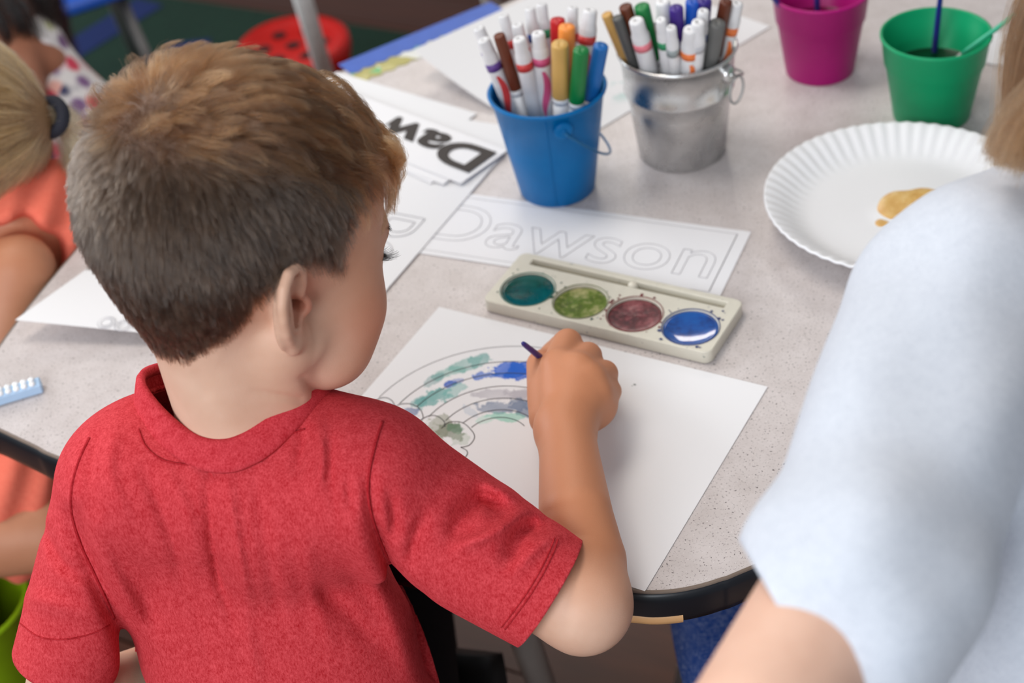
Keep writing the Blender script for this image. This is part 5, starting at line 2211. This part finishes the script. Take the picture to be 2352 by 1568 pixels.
def hair_cap(H, r, face, mat, parent, low=-.75):
    """solid base under the strands: an ellipsoid cap that leaves the face free"""
    f = np.array(face, float)
    f /= np.linalg.norm(f)
    vs, fs, keep = [], [], []
    NU, NV = 40, 24
    for i in range(NV + 1):
        b = math.pi * i / NV
        for k in range(NU):
            a = 2 * math.pi * k / NU
            u = np.array([math.sin(b) * math.cos(a), math.sin(b) * math.sin(a), math.cos(b)])
            vs.append(H + u * r)
            keep.append(u[2] > low and (u @ f < .35 + .9 * max(0, u[2] - .2)))
    for i in range(NV):
        for k in range(NU):
            l = (k + 1) % NU
            q = (i * NU + k, i * NU + l, (i + 1) * NU + l, (i + 1) * NU + k)
            if all(keep[j] for j in q):
                fs.append(q)
    return link('hair_base', mesh('hair_base', vs, fs), mat, parent)


# --- child in the white T-shirt at the right, close to the camera
wS0, wS1 = at_d(2205, 725, .815), at_d(1972, 1340, .70)
wA0, wA1, wA2 = at_d(2030, 1200, .735), at_d(1745, 1680, .64), at_d(1900, 2150, .70)
wT0, wT1 = at_d(2660, 800, .88), at_d(2520, 1560, .86)
wT2 = wT1 + np.array([.03, .03, -.20])
wH = at_d(2765, 140, .80)
hipw = np.array([wT2[0], wT2[1], .34])
wR0 = wT0 + (wT0 - wS0) * np.array([.75, .75, .3]) + [0, 0, -.02]
wR1 = wR0 + np.array([.05, .05, -.13])
wR2 = np.array([wR1[0] - .03, wR1[1] + .15, TZ + .03])


def white_body(P):
    d = s_ell(P, wH, (.072, .085, .092))
    d = smin(d, s_ell(P, wH + [.03, .055, -.03], (.05, .045, .06)), .02)
    d = smin(d, s_ell(P, wH + [.05, .10, -.02], (.012, .014, .016)), .01)
    d = smin(d, s_cap(P, wH + [0, -.01, -.03], wT0 + [0, 0, .04], .042, .045), .02)
    d = smin(d, s_cap(P, wT0, hipw, .075, .085), .03)
    d = smin(d, s_cap(P, wS0, wA0, .036, .034), .02)
    d = smin(d, s_chain(P, [wA0, wA1, wA2], [.034, .031, .024]), .01)
    d = smin(d, s_ell(P, wA2 + [.03, .03, -.02], (.03, .04, .016)), .015)
    for k in range(4):
        a = wA2 + np.array([.03 + .013 * k, .06, -.022])
        d = smin(d, s_chain(P, [a, a + [.01, .025, -.008], a + [.012, .04, -.022]], [.0095, .0085, .0075]), .004)
    d = smin(d, s_chain(P, [wA2 + [.02, .02, -.02], wA2 + [-.005, .05, -.025], wA2 + [.0, .07, -.03]], [.011, .0095, .008]), .006)
    d = smin(d, s_chain(P, [wR0, wR1, wR2], [.036, .031, .022]), .02)
    d = smin(d, s_ell(P, wR2 + [-.005, .035, -.006], (.026, .034, .014)), .012)
    for k in range(4):
        a = wR2 + np.array([-.024 + .013 * k, .065, -.008])
        d = smin(d, s_chain(P, [a, a + [0, .022, -.003], a + [0, .036, -.010]], [.0092, .0082, .0072]), .004)
    d = smin(d, s_chain(P, [wR2 + [-.02, .02, -.006], wR2 + [-.04, .045, -.01], wR2 + [-.042, .062, -.012]], [.011, .0095, .008]), .005)
    for s_ in (-.06, .06):
        h = hipw + [s_, .02, -.02]
        kn = h + np.array([.10, .22, -.0])
        kn[2] = .30
        an = np.array([kn[0] + .01, kn[1] + .03, .06])
        d = smin(d, s_chain(P, [h, kn, an], [.065, .048, .034]), .02)
        d = smin(d, s_cap(P, an + [0, -.02, -.03], an + [.04, .10, -.034], .03, .025), .02)
    return d


def white_shirt(P):
    d = s_cap(P, wT0, wT1, .108, .125)
    d = smin(d, s_cap(P, wT1, wT2, .125, .12), .04)
    d = smin(d, s_cap(P, at_d(2270, 665, .83), at_d(2580, 510, .87), .054, .062), .03)
    d = smin(d, s_cap(P, wS0, wS1, .056, .050), .035)
    d = smin(d, s_cap(P, wT0 + [0, 0, .02], wR0, .06, .054), .03)
    d = smin(d, s_cap(P, wR0, wR0 + (wR1 - wR0) * .8, .054, .048), .03)
    d = smin(d, s_cap(P, wS1, wS1 + (wS1 - wS0) * .1, .050, .047), .02)
    x, y, z = proj(P)
    d = d + .003 * np.sin(x * .016 + y * .006) * np.sin(y * .009 - x * .003) * (z < .9)
    return d


wp = empty('person', (float(hipw[0]), float(hipw[1]), 0), 'child in a plain white T-shirt at the right edge, close to the camera', 'person')
wl_, wh_ = np.array([.0, .25, .0]), np.array([.62, 1.1, 1.18])
link('body', sd_person(white_body, wl_, wh_, .006), skin_mat('fair_skin', (226, 186, 164), .08), wp)
v, q, _ = surf(white_shirt, (.0, .25, .45), (.62, .95, 1.14), .005, relax=1)
sme = np_mesh('tmp', v, q)
bm = bmesh.new()
bm.from_mesh(sme)
# hem runs across the sleeve where the photo shows it
hp = [at_d(1714, 1255, .69), at_d(1790, 1400, .67), at_d(1890, 1560, .70)]
hn_ = (wS1 - wS0) / np.linalg.norm(wS1 - wS0)
side_v = hp[2] - hp[0]
nn = np.cross(side_v, CPOS - hp[1])
nn /= np.linalg.norm(nn)
if nn @ hn_ < 0:
    nn = -nn
cut(bm, hp[1], nn, lambda c: (c - wS0) @ hn_ > np.linalg.norm(wS1 - wS0) * .55 and np.linalg.norm(c - wS0 - hn_ * ((c - wS0) @ hn_)) < .075)
wme = bpy.data.meshes.new('t_shirt')
bm.to_mesh(wme)
bm.free()
tw = knit_mat('white_jersey', (190, 195, 205), (214, 218, 226), .85, .1)
tw.node_tree.nodes['Principled BSDF'].inputs['Subsurface Weight'].default_value = 0.0
ws_o = link('t_shirt', wme, tw, wp)
ws_o.modifiers.new('t', 'SOLIDIFY').thickness = .003
blond = hair_mat('hair_dark_blond', (52, 32, 18), (120, 82, 50), .35)
gd_ = []
for k in range(60):
    a = RNG.uniform(0, 1)
    o_ = np.array([55 * a, 45 * a]) + RNG.normal(0, 7, 2)
    dz_ = .775 + RNG.normal(0, .012)
    gd_.append([at_d(x_ + o_[0], y_ + o_[1], dz_) for x_, y_ in ((2600, 60), (2480, 130), (2380, 210), (2315, 280), (2280 + 30 * a, 345 - 20 * a))])
for k in range(110):
    ph = RNG.uniform(0, 2 * math.pi)
    r_ = wH + np.array([.012 * math.cos(ph), .012 * math.sin(ph), .100])
    m_ = wH + np.array([.084 * math.cos(ph), .094 * math.sin(ph), .035])
    e_ = wH + np.array([.085 * math.cos(ph), .085 * math.sin(ph), -.10])
    if math.sin(ph) < .45:
        gd_.append([r_, m_, e_])
hair_cap(wH, np.array([.079, .092, .099]), (.2, 1, -.1), plain('dark_blond_base', (112, 78, 50), .6), wp)
strand_object('hair', gd_, 60, .0035, .00016, blond, wp)['kind'] = 'stuff'

# --- girl in coral at the left end of the table
gH = at_d(-135, 305, 1.42)
gT0, gT1 = at_d(62, 545, 1.47), at_d(70, 760, 1.52)
gA0, gA1 = at_d(40, 625, 1.40), at_d(-10, 860, 1.40)
gHip = at_d(40, 1090, 1.50)


def girl_body(P):
    d = s_ell(P, gH, (.075, .080, .085))
    d = smin(d, s_ell(P, gH + [-.05, .02, -.03], (.05, .05, .06)), .02)
    d = smin(d, s_ell(P, gH + [-.105, .03, -.03], (.012, .010, .012)), .008)
    d = smin(d, s_cap(P, gH, gT0 + [0, 0, .02], .036, .04), .02)
    d = smin(d, s_cap(P, gT0, gHip, .055, .07), .03)
    d = smin(d, s_chain(P, [gA0, gA1, gA1 + np.array([-.10, .03, .0])], [.034, .028, .02]), .01)
    hd_ = gA1 + np.array([-.12, .04, 0.0])
    d = smin(d, s_ell(P, hd_, (.03, .022, .013)), .01)
    for k in range(4):
        a = hd_ + np.array([-.022, -.015 + .01 * k, 0])
        d = smin(d, s_chain(P, [a, a + [-.018, 0, .002], a + [-.03, 0, -.01]], [.008, .007, .006]), .003)
    for s_ in (0, .07):
        h = gHip + np.array([-.01, s_, -.05])
        kn = at_d(-90, 1240, 1.40) + np.array([-.06, s_ * 1.2, .0])
        k2 = at_d(60, 1225, 1.42) + np.array([.02, s_, 0])
        an = np.array([kn[0] - .02, kn[1], .06])
        d = smin(d, s_chain(P, [k2, kn, an], [.036, .036, .026]), .02)
        d = smin(d, s_cap(P, an + [.01, 0, -.03], an + [-.10, 0, -.035], .027, .022), .02)
    return d


gp_ = empty('person', (float(gHip[0]), float(gHip[1]), 0), 'girl in a coral dress with a blonde ponytail at the left edge', 'person')
link('body', sd_person(girl_body, (-.85, .85, 0), (-.28, 1.60, .86), .006), skin_mat('tan_skin', (186, 128, 96), .08), gp_)


def coral_dress(P):
    d = s_cap(P, gT0 + [0, 0, .01], gT1, .068, .078)
    d = smin(d, s_cap(P, gT1, gHip, .078, .098), .04)
    d = smin(d, s_cap(P, at_d(20, 1105, 1.42), at_d(120, 1090, 1.46), .045, .035), .04)
    d = smin(d, s_cap(P, gT0, at_d(5, 540, 1.42), .05, .042), .03)
    d = smax(d, -s_cap(P, gA0 + (gA0 - gA1) * .02, gA1, .046, .046), .008)
    x, y, z = proj(P)
    return d + .003 * np.sin(x * .07 + y * .02)


v, q, _ = surf(coral_dress, (-.75, .95, .20), (-.28, 1.62, .74), .005, relax=1)
link('dress', np_mesh('dress', v, q), knit_mat('coral_cotton', (226, 104, 84), (240, 128, 104), .85, .1), gp_)
gb = hair_mat('hair_blond', (96, 68, 40), (206, 164, 112), .35)
tie = at_d(110, 268, 1.42)
ex_ = (tie - gH) / np.linalg.norm(tie - gH)
eu_, ev_, _ = frame_from(ex_)
cap_v, cap_f = [], []
for i_ in range(25):
    be = math.radians(4 + 112 * i_ / 24)
    for k_ in range(40):
        ph = 2 * math.pi * k_ / 40
        R_h = .0875 + (.012 * math.exp(-(be / .35) ** 2))
        cap_v.append(gH + R_h * (math.cos(be) * ex_ + math.sin(be) * (math.cos(ph) * eu_ + math.sin(ph) * ev_)))
for i_ in range(24):
    for k_ in range(40):
        l_ = (k_ + 1) % 40
        cap_f.append((i_ * 40 + k_, i_ * 40 + l_, (i_ + 1) * 40 + l_, (i_ + 1) * 40 + k_))
cap_f.append(tuple(range(40))[::-1])
link('hair_base', mesh('hair_base', cap_v, cap_f), plain('blond_base', (120, 90, 58), .6), gp_)
gd_ = []
for k in range(240):
    ph = RNG.uniform(0, 2 * math.pi)
    b0 = RNG.uniform(60, 118)
    pts = []
    for be in np.radians(np.linspace(b0, 8, 6)):
        pts.append(gH + (.089 + RNG.normal(0, .0015)) * (math.cos(be) * ex_ + math.sin(be) * (math.cos(ph) * eu_ + math.sin(ph) * ev_)))
    pts.append(tie)
    gd_.append(pts)
strand_object('hair', gd_, 26, .0022, .00022, gb, gp_)['kind'] = 'stuff'
gd_ = []
for k in range(26):
    e_ = at_d(165 + RNG.normal(0, 14), 400 + RNG.normal(0, 16), 1.45 + RNG.normal(0, .01))
    gd_.append([tie, at_d(150 + RNG.normal(0, 8), 275 + RNG.normal(0, 8), 1.44), at_d(175 + RNG.normal(0, 12), 335, 1.45), e_])
strand_object('ponytail', gd_, 60, .004, .00022, hair_mat('hair_pale', (150, 120, 88), (226, 200, 160), .35), gp_)['kind'] = 'stuff'
u, w_, dd = frame_from(at_d(150, 275, 1.44) - tie)
link('hair_tie', mesh('hair_tie', *tube([tie + dd * .004 + (u * math.cos(a) + w_ * math.sin(a)) * .014 for a in np.linspace(0, 2 * math.pi, 24)[:-1]], .006, 8, closed=True)), plain('navy_elastic', (18, 20, 34), .8), gp_)

# --- child in a floral dress further back
fB0, fB1, fB2 = at_d(80, 175, 2.02), at_d(150, 380, 2.06), at_d(160, 560, 2.15)
fH = at_d(-50, 35, 2.02)


def floral_body(P):
    d = s_ell(P, fH, (.08, .085, .09))
    d = smin(d, s_ell(P, fH + [.02, -.05, -.03], (.05, .045, .05)), .02)
    d = smin(d, s_ell(P, fH + [.03, -.095, -.03], (.012, .012, .012)), .01)
    d = smin(d, s_cap(P, fH, fB0, .035, .04), .02)
    d = smin(d, s_cap(P, fB0, fB2, .05, .07), .03)
    arm = [at_d(40, 130, 1.98), at_d(62, 230, 1.94), at_d(20, 300, 1.92)]
    d = smin(d, s_chain(P, arm, [.03, .025, .018]), .01)
    d = smin(d, s_ell(P, arm[2] + np.array([-.02, -.01, -.01]), (.025, .02, .013)), .01)
    for k in range(4):
        a = arm[2] + np.array([-.036, -.02 + .009 * k, -.012])
        d = smin(d, s_chain(P, [a, a + [-.016, 0, -.004], a + [-.026, 0, -.014]], [.0075, .0065, .0055]), .003)
    for s_ in (-.04, .05):
        h = fB2 + np.array([s_, 0, 0])
        d = smin(d, s_cap(P, h, np.array([h[0], h[1], .072]), .05, .032), .02)
        d = smin(d, s_cap(P, np.array([h[0], h[1] + .02, .043]), np.array([h[0], h[1] - .09, .040]), .03, .025), .02)
    return d


def floral_dress(P):
    d = s_cap(P, at_d(70, 115, 2.02), fB1, .046, .105)
    d = smin(d, s_cap(P, fB1, fB2, .105, .13), .04)
    d = smin(d, s_cap(P, at_d(8, 190, 2.0), at_d(-20, 330, 2.0), .045, .05), .02)
    d = smax(d, -s_cap(P, at_d(40, 120, 1.93), at_d(62, 230, 1.90), .035, .02), .01)
    return d


t = NT('floral_print')
v3 = t.coord(1)
vo = t.n('ShaderNodeTexVoronoi')
vo.inputs['Scale'].default_value = 42
t.l(v3, vo.inputs['Vector'])
se = t.n('ShaderNodeSeparateColor')
t.l(vo.outputs['Color'], se.inputs[0])
hue = t.ramp(se.outputs[0], [(0, lin((58, 60, 96))), (.18, lin((200, 60, 84))), (.34, lin((226, 170, 160))), (.5, lin((174, 176, 140))), (.62, lin((120, 86, 130))), (.74, lin((214, 180, 186))), (.86, lin((206, 206, 206)))])
t.t.nodes[-1]
ds = t.ramp(vo.outputs['Distance'], [(.36, (1, 1, 1)), (.6, (0, 0, 0))])
for e in t.t.nodes:
    if e.type == 'VALTORGB' and len(e.color_ramp.elements) > 4:
        e.color_ramp.interpolation = 'CONSTANT'
t.set(Base_Color=t.mix(ds, lin((216, 212, 212)), hue), Roughness=.85)
fp = empty('person', (float(fB2[0]), float(fB2[1]), 0), 'child in a white floral dress standing at the upper left', 'person')
link('body', sd_person(floral_body, (-1.05, 1.5, 0), (-.25, 2.3, .88), .008), skin_mat('warm_skin', (150, 98, 74), .05), fp)
v, q, _ = surf(floral_dress, (-1.0, 1.5, .08), (-.2, 2.35, .75), .007, relax=1)
link('dress', np_mesh('dress', v, q), t.m, fp)
gd_ = []
for k in range(60):
    ph = RNG.uniform(0, 2 * math.pi)
    gd_.append([fH + np.array([.01, .0, .092]), fH + np.array([.088 * math.cos(ph), .092 * math.sin(ph), .03]), fH + np.array([.092 * math.cos(ph), .095 * math.sin(ph), -.06]), fH + np.array([.085 * math.cos(ph) + .01, .09 * math.sin(ph), -.13])])
hair_cap(fH, np.array([.086, .091, .096]), (.35, -1, -.2), plain('black_hair_base', (14, 11, 11), .6), fp)
strand_object('hair', gd_, 50, .007, .0003, hair_mat('hair_black', (10, 8, 8), (26, 20, 18), .3), fp)['kind'] = 'stuff'
# lime toy at the lower left, on the floor
lt = at_z(-20, 1365, -.30)
lo_ = empty('toy_bin', (float(lt[0]), float(lt[1]), 0), 'lime green toy bin at the lower left edge under the table', 'bin')
v_, f_ = lathe([(.05, 0), (.055, .002), (.066, .24), (.070, .245), (.068, .25), (.063, .245), (.052, .006), (.001, .006)], 32)
link('bin_body', mesh('bin_body', [(x + lt[0] - .035, y + lt[1], z) for x, y, z in v_], f_), plain('lime_plastic', (150, 190, 16), .45), lo_)
